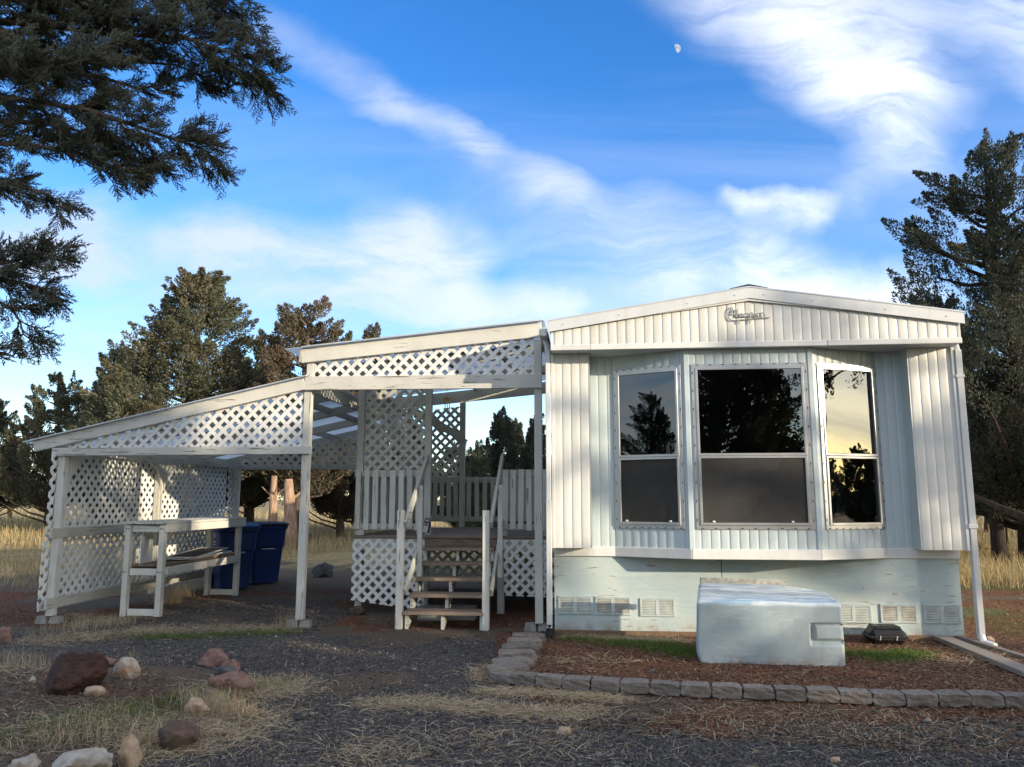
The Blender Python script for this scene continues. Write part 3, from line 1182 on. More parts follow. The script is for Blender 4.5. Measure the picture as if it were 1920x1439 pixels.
# gable: soffit, band, sheets, fascia and roof
home.part('soffit', MB().box((0.0, VG + 0.006, Z_SOF), (4.24, 0.06, Z_SOF + 0.02)), M['siding_blue'])
for a, b in ((-0.004, 0.42), (0.424, 2.9), (2.904, 4.246)):
    home.part('gable_band', MB().box((a, VG - 0.018, Z_SOF - 0.004), (b, VG + 0.01, Z_SOF + 0.056), 0.004), M['trim'])
siding_run((0.0, VG), (4.24, VG), lambda s: Z_SOF + 0.05, lambda s: roof_z(s) + 0.03, 'siding', 4, phase=0.03)
home.part('gable_backing', MB().prism([(0.002, VG + 0.008, Z_SOF + 0.02), (4.238, VG + 0.008, Z_SOF + 0.02), (4.238, VG + 0.008, 3.25), (PEAK, VG + 0.008, 3.57), (0.002, VG + 0.008, 3.25)], (0, 0.04, 0)), M['siding'])
for sgn, u0 in ((1, ROOF_L), (-1, ROOF_R)):
    # narrow trim under the peak and the deep sheet-metal fascia
    fa = MB().prism([(u0, VG - 0.045, 3.245), (PEAK, VG - 0.045, 3.57), (PEAK, VG - 0.045, 3.70), (u0, VG - 0.045, 3.375)], (0, 0.012, 0))
    home.part('fascia', fa, M['fascia_metal'])
    ua, ub = PEAK - sgn * 0.95, PEAK
    home.part('peak_trim', MB().prism([(ua, VG - 0.032, roof_z(ua) - 0.004), (ub, VG - 0.032, 3.545), (ub, VG - 0.032, 3.575), (ua, VG - 0.032, roof_z(ua) + 0.02)], (0, 0.014, 0)), M['trim'])
    rf = MB().prism([(u0, VG - 0.05, 3.362), (PEAK, VG - 0.05, 3.687), (PEAK, VG - 0.05, 3.702), (u0, VG - 0.05, 3.378)], (0, 14.4, 0))
    home.part('roof_panel', rf, M['roofmetal'])
    for t in (0.08, 0.36, 0.7, 0.93):
        u = u0 + (PEAK - u0) * t
        home.part('fascia_screw', MB().tube([(u, VG - 0.052, roof_z(u) + 0.055), (u, VG - 0.044, roof_z(u) + 0.055)], 0.006, 6), M['silver'])
home.part('ridge_cap', MB().prism([(PEAK - 0.20, VG - 0.03, 3.683), (PEAK, VG - 0.03, 3.728), (PEAK + 0.20, VG - 0.03, 3.683), (PEAK, VG - 0.03, 3.70)], (0, 2.5, 0)), M['tar'])
home.part('gutter', MB().box((-0.13, VG + 0.02, 3.22), (-0.037, 13.8, 3.30), 0.01), M['trim'])
home.part('gutter', MB().box((4.277, VG + 0.25, 3.22), (4.36, 13.8, 3.30), 0.01), M['trim'])
# skirting with its board joint, sill and vents
home.part('skirting', MB().box((0.0, 0.0, 0.03), (1.795, 0.02, 0.846)), M['skirt'])
home.part('skirting', MB().box((1.803, 0.001, 0.03), (4.235, 0.02, 0.846)), M['skirt'])
home.part('skirting_backing', MB().box((0.02, 0.025, 0.0), (4.22, 0.05, 0.84)), M['under'])
home.part('skirting', MB().box((-0.0, 0.02, 0.03), (0.02, 13.7, 0.80)), M['skirt'])
home.part('skirting', MB().box((4.215, 0.021, 0.03), (4.235, 13.7, 0.80)), M['skirt'])
home.part('ground_plate', MB().box((0.0, -0.028, -0.02), (4.24, 0.03, 0.052), 0.006), wood_paint('brown_ground_plate', 0, (0.20, 0.125, 0.075), (0.10, 0.065, 0.045), 0.4))
for i, (a, b, zt) in enumerate(((0.04, 0.40, 0.41), (0.44, 0.82, 0.405), (0.92, 1.29, 0.395), (2.96, 3.32, 0.36), (3.41, 3.78, 0.365), (3.845, 4.215, 0.365))):
    zb = zt - 0.19
    fr = MB()
    w = 0.020
    mid = (a + b) / 2
    for (x0, x1, z0, z1) in ((a, b, zt - w, zt), (a, b, zb, zb + w), (a, a + w, zb + w, zt - w), (b - w, b, zb + w, zt - w), (mid - w, mid + w, zb + w, zt - w)):
        fr.box((x0, -0.014, z0), (x1, 0.004, z1), 0.002)
    vr = home.part('skirting_vent', fr, M['vent_frame'])
    gm = M['vent_dusty'] if i in (1, 4) else M['vent']
    for (x0, x1) in ((a + w, mid - w), (mid + w, b - w)):
        lv = MB()
        n = 9
        for k in range(n):
            z = zb + w + (k + 0.5) * (zt - zb - 2 * w) / n
            lv.bar((x0, -0.007, z), (x1, -0.007, z), 0.012, 0.012, (0, -0.6, 0.8), 0.001)
        lv.box((x0, -0.001, zb + w), (x1, 0.003, zt - w))
        home.part('louvre', lv, gm, vr)
# downspouts
ds = MB().box((-0.075, VW - 0.03, 0.10), (-0.015, VW + 0.03, 1.45), 0.006)
dl = home.part('downspout', ds, M['trim'])
home.part('upper_pipe', MB().box((-0.072, VW - 0.027, 1.44), (-0.018, VW + 0.027, 3.1), 0.006), M['trim'], dl)
home.part('elbow', MB().tube([(-0.045, VW, 3.08), (-0.05, VW + 0.02, 3.16), (-0.08, VW + 0.05, 3.24)], 0.034, 8), M['trim'], dl)
home.part('drain_boot', MB().tube([(-0.045, VW, 0.14), (-0.045, VW, 0.05), (-0.03, VW - 0.06, 0.0)], 0.04, 10), M['dark'], dl)
dr = home.part('downspout', MB().box((4.262, VW - 0.035, 1.18), (4.33, VW + 0.035, 3.02), 0.006), M['trim'])
home.part('lower_pipe', MB().box((4.265, VW - 0.032, 0.06), (4.327, VW + 0.032, 1.20), 0.006), M['trim'], dr)
home.part('pipe_strap', MB().box((4.250, VW - 0.041, 1.155), (4.340, VW + 0.041, 1.20), 0.004), M['trim'], dr)
home.part('pipe_strap', MB().box((4.250, VW - 0.041, 2.72), (4.340, VW + 0.041, 2.75), 0.004), M['trim'], dr)
home.part('elbow', MB().tube([(4.296, VW, 3.0), (4.30, VW + 0.04, 3.1), (4.32, VW + 0.12, 3.24)], 0.036, 8), M['trim'], dr)
home.part('drain_boot', MB().tube([(4.296, VW, 0.10), (4.30, VW - 0.03, 0.03), (4.36, VW - 0.12, 0.0)], [0.04, 0.042, 0.05], 10), M['white_plastic'], dr)
# raised script on the gable: C h a m p i o n, written with one pen
def catmull(pts, n=6):
    P = [Vector((*p, 0)) for p in pts]
    P = [P[0] * 2 - P[1]] + P + [P[-1] * 2 - P[-2]]
    o = []
    for i in range(1, len(P) - 2):
        for k in range(n):
            t = k / n
            a, b, c, d = P[i - 1:i + 3]
            o.append(0.5 * ((2 * b) + (c - a) * t + (2 * a - 5 * b + 4 * c - d) * t * t + (3 * b - a - 3 * c + d) * t ** 3))
    o.append(P[-2])
    return o


pen = [
    # big C with its inner curl and the long underline
    [(0.55, 1.25), (0.72, 1.02), (0.62, 0.72), (0.42, 0.78), (0.46, 1.15), (0.62, 1.45), (0.40, 1.62), (0.12, 1.38), (0.0, 0.85), (0.05, 0.32), (0.28, 0.05), (0.7, 0.0), (1.5, 0.04), (2.6, 0.12), (3.6, 0.20), (4.9, 0.26)],
    # h a m
    [(0.86, 0.38), (1.12, 1.0), (1.16, 1.35), (1.02, 1.3), (0.98, 0.4), (1.12, 0.78), (1.27, 0.74), (1.27, 0.42), (1.42, 0.5), (1.62, 0.80), (1.48, 0.8), (1.42, 0.5), (1.55, 0.42), (1.68, 0.8), (1.66, 0.45), (1.82, 0.5),
     (1.92, 0.82), (1.92, 0.42), (2.06, 0.8), (2.14, 0.78), (2.12, 0.42), (2.26, 0.8), (2.36, 0.78), (2.36, 0.46), (2.52, 0.55)],
    # p with its tail
    [(2.52, 0.55), (2.70, 0.92), (2.60, 0.35), (2.48, -0.42), (2.62, 0.30), (2.74, 0.80), (2.92, 0.82), (2.94, 0.52), (2.72, 0.42)],
    # i o n
    [(2.94, 0.48), (3.12, 0.82), (3.10, 0.44), (3.26, 0.52), (3.48, 0.82), (3.34, 0.72), (3.36, 0.44), (3.54, 0.50), (3.52, 0.80), (3.74, 0.78), (3.84, 0.86), (3.84, 0.46), (4.0, 0.82), (4.14, 0.80), (4.16, 0.48), (4.4, 0.56)],
    [(3.16, 1.02), (3.19, 1.08)],
    [(1.16, -0.02), (1.12, -0.28), (1.2, -0.36), (1.3, -0.3)],
]
badge = MB()
bs = 0.43 / 4.9
for st in pen:
    cu = catmull(st, 5) if len(st) > 2 else [Vector((*p, 0)) for p in st]
    badge.tube([(1.895 + p.x * bs, VG - 0.022, 3.335 + p.y * bs) for p in cu], 0.0055, 5)
home.part('script_lettering', badge, M['badge'], label='raised silver script lettering reading Champion')


# ------------------------------------------------------------------ lattice
def clip_poly(poly, clip):
    """Sutherland-Hodgman, clip polygon counter-clockwise"""
    out = poly
    for i in range(len(clip)):
        a, b = clip[i], clip[(i + 1) % len(clip)]
        inp, out = out, []
        if not inp:
            break
        def side(p):
            return (b[0] - a[0]) * (p[1] - a[1]) - (b[1] - a[1]) * (p[0] - a[0])
        for j in range(len(inp)):
            p, q = inp[j], inp[(j + 1) % len(inp)]
            sp, sq = side(p), side(q)
            if sp >= 0:
                out.append(p)
            if (sp >= 0) != (sq >= 0):
                t = sp / (sp - sq)
                out.append((p[0] + (q[0] - p[0]) * t, p[1] + (q[1] - p[1]) * t))
    return out


def area(poly):
    return abs(sum(poly[i][0] * poly[(i + 1) % len(poly)][1] - poly[(i + 1) % len(poly)][0] * poly[i][1] for i in range(len(poly)))) / 2


def lattice(thing, clip, to3d, nrm, mat, pitch=0.100, width=0.043, thick=0.007, phase=0.0, skip=0.0, seed=1):
    """a panel of crossed slats: clip is a convex outline in (s, t), to3d places (s, t), nrm is the layer direction"""
    rr = random.Random(seed)
    hold = thing.holder('lattice_panel')
    nrm = Vector(nrm)
    sm = [p[0] for p in clip]
    tm = [p[1] for p in clip]
    r2 = math.sqrt(0.5)
    for layer, (dx, dy) in enumerate(((r2, r2), (r2, -r2))):
        px, py = -dy, dx
        ks = [x * px + y * py for x, y in zip(sm + sm, tm + tm[::-1])] + [s * px + t * py for s in (min(sm), max(sm)) for t in (min(tm), max(tm))]
        k0, k1 = min(ks), max(ks)
        i = math.floor(k0 / pitch)
        while i * pitch + phase < k1 + width:
            k = i * pitch + phase + rr.uniform(-0.006, 0.006)
            i += 1
            if rr.random() < skip:
                continue
            w = width / 2
            big = 20.0
            base = [(px * (k - w) - dx * big, py * (k - w) - dy * big), (px * (k - w) + dx * big, py * (k - w) + dy * big),
                    (px * (k + w) + dx * big, py * (k + w) + dy * big), (px * (k + w) - dx * big, py * (k + w) - dy * big)]
            poly = clip_poly(base, clip)
            if len(poly) < 3 or area(poly) < 4e-4:
                continue
            off = nrm * (layer * (thick + 0.0006) + rr.uniform(0, 0.0004))
            thing.part('slat', MB().prism([Vector(to3d(s, t)) + off for s, t in poly], nrm * thick), mat, hold)
    return hold


def timber(thing, name, p, q, w, h, mat, up=(0, 0, 1), parent=None, ch=0.005):
    return thing.part(name, MB().bar(p, q, w, h, up, ch), mat, parent)


def pier(U, V, label, s=0.14):
    """concrete pier block in two halves with the post between"""
    mb = MB()
    for (dx, dy, k) in ((-0.078, 0.0, 1.0), (0.062, 0.02, 0.9)):
        a = s * 0.5 * k
        b = a * 0.82
        h = 0.085 * k
        x, y = U + dx, V + dy
        mb.hexa([(x - a, y - a, -0.03), (x + a, y - a, -0.03), (x + a, y + a, -0.03), (x - a, y + a, -0.03), (x - b, y - b, h), (x + b, y - b, h), (x + b, y + b, h), (x - b, y + b, h)])
    return hframe_mesh('pier_block', mb, M['concrete'], U, V, 0.0, label, 'concrete block', 'concrete blocks under the posts')


# ------------------------------------------------------------------ lean-to carport
FV, BV = 0.20, 4.97
PL, PM, PR = -5.98, -2.93, -0.18
car = Thing('carport', -4.4, 2.5, 0.0, 'white lean-to carport with lattice walls and sloping roof', 'carport')


def low_roof(u):
    """underside of the lower roof sheets"""
    return 2.125 + (2.885 - 2.125) * (u + 6.42) / (6.42 - 2.93)


pm = M['worn_z']
for (v, zt) in ((FV, 1.975), (2.36, 2.0), (BV, 2.0)):
    timber(car, 'post', (PL, v, 0.085), (PL, v, zt), 0.09, 0.09, M['paint_z'] if v < 1 else M['old_z'], (0, 1, 0))
timber(car, 'post', (PM, FV, 0.085), (PM, FV, 2.74), 0.088, 0.088, pm, (0, 1, 0))
timber(car, 'post', (PM, BV, 0.03), (PM, BV, 2.74), 0.088, 0.088, M['old_z'], (0, 1, 0))
pier(PL, FV, 'split concrete block under the outer front carport post')
pier(PM, FV, 'split concrete block under the middle front post by the gravel')
# front: level beam, sloping fascia, lattice gable
timber(car, 'beam', (-6.09, FV - 0.065, 2.018), (-2.845, FV - 0.065, 2.022), 0.04, 0.095, M['worn_u'])
timber(car, 'fascia', (-6.33, FV - 0.068, low_roof(-6.33) - 0.058), (-2.955, FV - 0.068, low_roof(-2.955) - 0.070), 0.04, 0.135, M['paint_u'])
timber(car, 'fascia', (-6.33, BV + 0.068, low_roof(-6.33) - 0.058), (-2.955, BV + 0.068, low_roof(-2.955) - 0.070), 0.04, 0.135, M['old_u'])
timber(car, 'beam', (-6.05, BV + 0.06, 2.03), (-2.89, BV + 0.06, 2.03), 0.04, 0.10, M['old_u'])


def gable_clip(u0, u1, zb, drop):
    return [(u0, zb), (u1, zb), (u1, low_roof(u1) - drop), (u0 + 0.001, low_roof(u0) - drop)]


uz = -6.42 + (2.06 + 0.10 - 2.125) * 3.49 / 0.76
lattice(car, [(-5.95, 2.03), (-2.975, 2.03), (-2.975, low_roof(-2.975) - 0.08), (-5.95, low_roof(-5.95) - 0.08)],
        lambda s, t: (s, FV - 0.032, t), (0, 1, 0), M['lattice'], seed=2)
lattice(car, [(-5.95, 2.03), (-2.9, 2.03), (-2.9, low_roof(-2.9) - 0.08), (-5.95, low_roof(-5.95) - 0.08)],
        lambda s, t: (s, BV + 0.05, t), (0, -1, 0), M['lattice_old'], pitch=0.118, width=0.056, seed=3)
# left wall: rails, lattice outside the posts, curved brackets
for (z0, z1) in ((0.99, 1.11), (0.18, 0.30)):
    timber(car, 'rail', (PL + 0.030, FV - 0.16, (z0 + z1) / 2), (PL + 0.030, BV + 0.05, (z0 + z1) / 2), 0.035, z1 - z0, M['old_v'])
timber(car, 'plate', (PL, FV - 0.04, 2.035), (PL, BV + 0.04, 2.035), 0.09, 0.075, M['old_v'])
wall3d = lambda s, t: (PL - 0.055, s, t)
for i, (v0, v1, z0, z1) in enumerate(((FV - 0.13, 2.36, 1.055, 2.02), (2.365, BV - 0.30, 1.055, 2.02), (BV - 0.225, BV + 0.06, 1.055, 2.02), (FV - 0.16, 2.36, 0.15, 1.045), (2.365, BV + 0.06, 0.15, 1.045))):
    lattice(car, [(v0, z0), (v1, z0), (v1, z1), (v0, z1)], wall3d, (-1, 0, 0), M['lattice'], pitch=0.102, width=0.046, phase=0.03 * i, seed=5 + i)


def bracket(v, sgn, z=1.998):
    """solid corner board with a concave quarter-round edge"""
    r = 0.42
    pts = [(v, z), (v, z - r)]
    for k in range(1, 9):
        w = k / 9 * math.pi / 2
        pts.append((v + sgn * (r - r * math.cos(w)), z - r + r * math.sin(w) * 0.93))
    pts.append((v + sgn * r, z - 0.012))
    pts.append((v + sgn * r, z))
    pl = [(PL + 0.050, a, b) for a, b in pts]
    car.part('corner_bracket', MB().prism(pl, (0.02, 0, 0)), M['old_v'])


bracket(FV + 0.046, 1)
bracket(2.36 - 0.046, -1)
bracket(2.36 + 0.046, 1)
bracket(BV - 0.046, -1)
# beam along the high side, purlins, rafters and sheets
timber(car, 'beam', (PM + 0.02, FV + 0.045, 2.80), (PM + 0.02, BV - 0.045, 2.80), 0.045, 0.17, M['old_v'])
for v in (1.15, 2.36, 3.65):
    timber(car, 'rafter', (-6.35, v, low_roof(-6.35) - 0.07), (-2.96, v, low_roof(-2.96) - 0.075), 0.045, 0.12, M['old_u'])
for u in (-6.2, -5.1, -4.2, -3.4):
    for (a, b) in ((FV - 0.04, 1.125), (1.175, 2.335), (2.385, 3.625), (3.675, BV + 0.04)):
        timber(car, 'purlin', (u, a, low_roof(u) - 0.047), (u, b, low_roof(u) - 0.047), 0.045, 0.085, M['old_v'])
def roof_sheet(u0, u1, zf, v0, v1, thick=0.003):
    """corrugated sheet, the flutes running down the slope"""
    n = max(8, int((v1 - v0) / 0.076 * 6))
    vs, fs = [], []
    for i in range(n + 1):
        v = v0 + (v1 - v0) * i / n
        o = 0.009 * math.sin(2 * math.pi * v / 0.076)
        vs += [(u0, v, zf(u0) + 0.012 + o), (u1, v, zf(u1) + 0.012 + o)]
    for i in range(n):
        fs.append((2 * i, 2 * i + 1, 2 * i + 3, 2 * i + 2))
    return MB().add(vs, fs)


v = FV - 0.13
i = 0
while v < BV + 0.1:
    car.part('roof_sheet', roof_sheet(-6.44, -2.90, (lambda u, e=0.003 * (i % 2): low_roof(u) + e), v, min(v + 0.68, BV + 0.16)), M['sheet'])
    v += 0.64
    i += 1
timber(car, 'drip_edge', (-6.44, FV - 0.105, low_roof(-6.44) + 0.018), (-2.92, FV - 0.105, low_roof(-2.92) + 0.018), 0.05, 0.014, M['roofmetal'], ch=0.002)

# ------------------------------------------------------------------ covered porch and stairs
por = Thing('covered_porch', -1.45, 2.5, 0.0, 'covered white porch with lattice screens, railings and steps beside the home', 'porch')


def up_roof(u):
    return 3.235 + (3.50 - 3.235) * (u + 2.97) / 2.86


timber(por, 'post', (PR, FV, 0.085), (PR, FV, 3.30), 0.088, 0.088, M['paint_z'], (0, 1, 0))
pier(PR - 0.02, FV + 0.02, 'split concrete block under the porch post next to the downspout')
timber(por, 'post', (PM + 0.02, FV - 0.002, 2.89), (PM + 0.02, FV - 0.002, 3.12), 0.088, 0.088, M['paint_z'], (0, 1, 0))
timber(por, 'beam', (PM - 0.03, FV - 0.066, 2.815), (PR + 0.05, FV - 0.066, 2.803), 0.042, 0.165, M['worn_u'])
timber(por, 'fascia', (PM - 0.085, FV - 0.070, up_roof(-3.0) - 0.086), (PR + 0.05, FV - 0.070, up_roof(-0.13) - 0.086), 0.042, 0.175, M['paint_u'])
timber(por, 'fascia_end', (PM - 0.098, FV - 0.09, up_roof(-3.0) - 0.09), (PM - 0.098, 4.4, up_roof(-3.0) - 0.09), 0.02, 0.15, M['old_v'])
lattice(por, [(PM + 0.07, 2.87), (PR - 0.045, 2.87), (PR - 0.045, up_roof(PR) - 0.15), (PM + 0.07, up_roof(PM) - 0.15)],
        lambda s, t: (s, FV - 0.036, t), (0, 1, 0), M['lattice'], phase=0.02, seed=21)
DV, DB, DZ = 1.38, 4.30, 0.985
DL, DR = -2.69, -0.03
# roof timbers and sheets
timber(por, 'ledger', (PR + 0.06, FV + 0.1, up_roof(-0.1) - 0.09), (PR + 0.06, DB + 0.05, up_roof(-0.1) - 0.09), 0.04, 0.14, M['old_v'])
timber(por, 'plate', (PM + 0.05, FV + 0.06, 3.03), (PM + 0.05, DB + 0.05, 3.03), 0.045, 0.13, M['old_v'])
for v in (DV + 0.02, 2.85):
    timber(por, 'rafter', (-2.90, v, up_roof(-2.90) - 0.085), (-0.2, v, up_roof(-0.2) - 0.085), 0.042, 0.13, M['old_u'])
timber(por, 'rafter', (-2.9, DB + 0.07, up_roof(-2.9) - 0.15), (-0.2, DB + 0.07, up_roof(-0.2) - 0.15), 0.042, 0.20, M['old_u'])
for u in (-2.3, -1.5, -0.75):
    for (a, b) in ((FV - 0.04, DV), (DV + 0.045, 2.825), (2.875, DB + 0.04)):
        timber(por, 'purlin', (u, a, up_roof(u) - 0.047), (u, b, up_roof(u) - 0.047), 0.042, 0.085, M['old_v'])
v = FV - 0.14
i = 0
while v < DB + 0.15:
    por.part('roof_sheet', roof_sheet(-3.20, -0.10, (lambda u, e=0.003 * (i % 2): up_roof(u) + e), v, min(v + 0.68, DB + 0.26)), M['sheet'] if i % 3 != 2 else M['roofmetal'])
    v += 0.64
    i += 1
timber(por, 'drip_edge', (-3.0, FV - 0.11, up_roof(-3.0) + 0.016), (-0.11, FV - 0.11, up_roof(-0.11) + 0.016), 0.05, 0.016, M['roofmetal'], ch=0.002)
# deck
n = 21
bw = (DB - DV - 0.03) / n
for k in range(n):
    a = DV - 0.035 + k * bw
    por.part('deck_board', MB().box((DL, a, DZ - 0.035), (DR - 0.02, a + bw - 0.008, DZ + rnd.uniform(-0.002, 0.002)), 0.003), M['tread_u'])
timber(por, 'rim_joist', (DL, DV + 0.0, DZ - 0.115), (-1.74, DV + 0.0, DZ - 0.115), 0.038, 0.15, M['old_u'])
timber(por, 'rim_joist', (-1.735, DV + 0.0, DZ - 0.115), (-0.80, DV + 0.0, DZ - 0.115), 0.038, 0.15, M['tread_u'])
timber(por, 'rim_joist', (-0.795, DV + 0.0, DZ - 0.115), (DR - 0.02, DV + 0.0, DZ - 0.115), 0.038, 0.15, M['old_u'])
timber(por, 'rim_joist', (DL + 0.02, DV + 0.03, DZ - 0.115), (DL + 0.02, DB, DZ - 0.115), 0.038, 0.15, M['old_v'])
timber(por, 'rim_joist', (DL, DB, DZ - 0.115), (DR - 0.02, DB, DZ - 0.115), 0.038, 0.15, M['old_u'])
for (u, v) in ((DL + 0.07, DV + 0.09), (-0.75, DV + 0.09), (DL + 0.07, DB - 0.08), (-0.12, DV + 0.09), (-0.12, DB - 0.08), (-1.75, DV + 0.09)):
    timber(por, 'deck_leg', (u, v, 0.0), (u, v, DZ - 0.19), 0.09, 0.09, M['old_z'], (0, 1, 0))
# tall posts and screens, front and back
PA, PB = -2.635, -1.72
for (v, z0) in ((DV + 0.045, DZ), (DB - 0.03, DZ)):
    m_ = M['old_z']
    zt = lambda u: up_roof(u) - (0.15 if v < 3 else 0.26)
    timber(por, 'post', (PA, v, z0), (PA, v, zt(PA)), 0.088, 0.088, m_, (0, 1, 0))
    timber(por, 'post', (PB, v, z0), (PB, v, zt(PB)), 0.088, 0.088, m_, (0, 1, 0))
lattice(por, [(PA + 0.05, 1.765), (PB - 0.05, 1.765), (PB - 0.05, 2.98), (PA + 0.05, 2.98)], lambda s, t: (s, DV + 0.035, t), (0, 1, 0), M['lattice_old'], seed=22)
lattice(por, [(PA + 0.05, 1.80), (PB - 0.05, 1.80), (PB - 0.05, 3.02), (PA + 0.05, 2.94)], lambda s, t: (s, DB + 0.03, t), (0, -1, 0), M['lattice_old'], pitch=0.11, width=0.050, seed=23)
timber(por, 'brace', (PA, DB - 0.09, 2.98), (PB + 0.03, DB - 0.09, 2.46), 0.035, 0.13, M['old_u'])
timber(por, 'post', (-0.14, DB - 0.03, DZ), (-0.14, DB - 0.03, up_roof(-0.14) - 0.26), 0.088, 0.088, M['old_z'], (0, 1, 0))


def railing(a, b, z0, z1, n, ofs, mat_h, mat_v, full=True):
    """balusters nailed over two rails"""
    a, b = Vector((*a, 0)), Vector((*b, 0))
    d = (b - a).normalized()
    o = Vector((d.y, -d.x, 0)) * ofs
    hz_ = Vector((0, 0, 1))
    if full:
        ra, rb = z0 + 0.035, z1 - 0.045
    else:
        ra, rb = z0 + 0.04, z1 - 0.03
    root = timber(por, 'railing', a + hz_ * rb, b + hz_ * rb, 0.038, 0.09, mat_h)
    timber(por, 'bottom_rail', a + hz_ * ra, b + hz_ * ra, 0.038, 0.085, mat_h, parent=root)
    for k in range(n):
        t = (k + 0.5) / n
        p = a + (b - a) * t + o
        w = 0.072 + rnd.uniform(-0.004, 0.004)
        e0, e1 = (z0 + rnd.uniform(-0.012, 0.012), z1 + rnd.uniform(-0.004, 0.006)) if full else (ra - 0.03, rb + 0.03)
        lean = rnd.uniform(-0.006, 0.006)
        timber(por, 'baluster', p + hz_ * e0 + d * lean, p + hz_ * e1 - d * lean, 0.02, w, mat_v, d, root, 0.003)


railing((DL, DV - 0.01), (-1.765, DV - 0.01), 1.06, 1.83, 8, 0.031, M['old_u'], M['paint_z'])
railing((-0.735, DV - 0.01), (-0.12, DV - 0.01), 1.06, 1.83, 6, 0.031, M['old_u'], M['paint_z'])
railing((DL + 0.02, DV + 0.12), (DL + 0.02, DB - 0.08), 1.06, 1.83, 20, 0.031, M['old_v'], M['old_z'])
railing((PA + 0.05, DB - 0.01), (PB - 0.05, DB - 0.01), 1.08, 1.80, 7, 0.031, M['old_u'], M['old_z'], False)
railing((PB + 0.05, DB - 0.01), (-0.19, DB - 0.01), 1.08, 1.80, 11, 0.031, M['old_u'], M['old_z'], False)
for u in (DL + 0.10, -1.80, -0.70, -0.15):
    timber(por, 'rail_block', (u, DV + 0.005, DZ), (u, DV + 0.005, 1.062), 0.06, 0.09, M['old_z'], (1, 0, 0))
# lattice skirt under the deck
lattice(por, [(DL, 0.16), (-1.9, 0.06), (-1.735, 0.10), (-1.735, DZ - 0.05), (DL, DZ - 0.05)], lambda s, t: (s, DV - 0.036, t), (0, 1, 0), M['lattice'], seed=25)
lattice(por, [(-0.70, 0.24), (DR - 0.02, 0.22), (DR - 0.02, DZ - 0.05), (-0.70, DZ - 0.05)], lambda s, t: (s, DV - 0.036, t), (0, 1, 0), M['lattice'], phase=0.03, seed=26)
lattice(por, [(DL, 0.1), (DR, 0.1), (DR, 0.86), (DL, 0.86)], lambda s, t: (s, DB - 0.05, t), (0, 1, 0), M['lattice_old'], pitch=0.125, width=0.05, seed=27)
# stairs
SL, SR = -1.715, -0.80
NT = 5
for k in range(NT):
    z = 0.20 + k * 0.161
    v = 0.17 + k * 0.245
    tr = MB()
    tr.box((SL, v - 0.02, z - 0.038), (SR, v + 0.115, z), 0.004)
    tr.box((SL, v + 0.122, z - 0.038), (SR, v + 0.255, z - 0.001), 0.004)
    t = por.part('stair_tread', tr, M['tread_u'])
    timber(por, 'tread_nosing', (SL, v - 0.027, z - 0.019), (SR, v - 0.027, z - 0.019), 0.012, 0.036, M['nose_u'], parent=t, ch=0.002)
for u in (SL + 0.03, -1.27, SR - 0.03):
    pts = [(u, 0.19, 0.0)]
    for k in range(NT):
        z = 0.20 + k * 0.161 - 0.04
        v = 0.17 + k * 0.245
        pts += [(u, v + 0.03, z), (u, v + 0.235, z)]
    pts += [(u, DV - 0.03, 0.80), (u, DV - 0.03, 0.62), (u, 0.50, 0.0)]
    # stepped board, made of slices so that each stays convex
    sb = MB()
    for k in range(NT):
        z = 0.20 + k * 0.161 - 0.041
        v = 0.17 + k * 0.245
        sb.hexa([(u - 0.019, v + 0.02, max(0.0, z - 0.23)), (u + 0.019, v + 0.02, max(0.0, z - 0.23)), (u + 0.019, v + 0.255, max(0.0, z - 0.07)), (u - 0.019, v + 0.255, max(0.0, z - 0.07)),
                 (u - 0.019, v + 0.02, z), (u + 0.019, v + 0.02, z), (u + 0.019, v + 0.262, z), (u - 0.019, v + 0.262, z)])
    por.part('stringer', sb, M['worn_v'])
for (u, m_) in ((SL - 0.055, 'worn_z'), (SR + 0.02, 'worn_z')):
    timber(por, 'newel_post', (u, 0.19, 0.0), (u, 0.19, 1.325), 0.078, 0.085, M[m_], (0, 1, 0))
    s = 1 if u > -1.2 else -1
    x = u + s * 0.0 + 0.057 * (1 if s < 0 else 1)
    timber(por, 'handrail', (x, 0.16, 1.16), (x, DV - 0.02, 2.0), 0.04, 0.085, M['old_v'])
    timber(por, 'lower_rail', (x, 0.21, 0.40), (x, DV - 0.05, 1.17), 0.035, 0.085, M['old_v'])
    timber(por, 'rail_post', (x + 0.038, 0.78, 0.52), (x + 0.038, 0.78, 1.62), 0.035, 0.06, M['paint_z'], (1, 0, 0))

# ------------------------------------------------------------------ things on and around the porch
lb = Thing('key_lockbox', -1.63, 1.02, 1.10, 'small black and silver push-button lock box hanging on the stair rail', 'lock box')
c = Vector((-1.635, 0.965, 1.10))
lbx = lambda dx, dy, dz: c + Vector((dx, dy, dz))
lb.part('case', MB().cbox(Vector((0.085, 0.045, 0.14)), 0.012, Matrix.Translation(c) @ Matrix.Rotation(R(10), 4, 'Y')), M['black_plastic'])
lb.part('key_plate', MB().cbox(Vector((0.060, 0.006, 0.115)), 0.002, Matrix.Translation(lbx(-0.002, -0.026, -0.004)) @ Matrix.Rotation(R(10), 4, 'Y')), M['silver'])
lb.part('shutter', MB().cbox(Vector((0.042, 0.005, 0.018)), 0.001, Matrix.Translation(lbx(0.004, -0.031, 0.034)) @ Matrix.Rotation(R(10), 4, 'Y')), M['black_plastic'])
sh = [lbx(0.035 * math.cos(w) + 0.012, 0, 0.065 + 0.05 * math.sin(w)) for w in [math.pi * k / 10 for k in range(11)]]
lb.part('shackle', MB().tube(sh, 0.007, 8), M['black_plastic'])

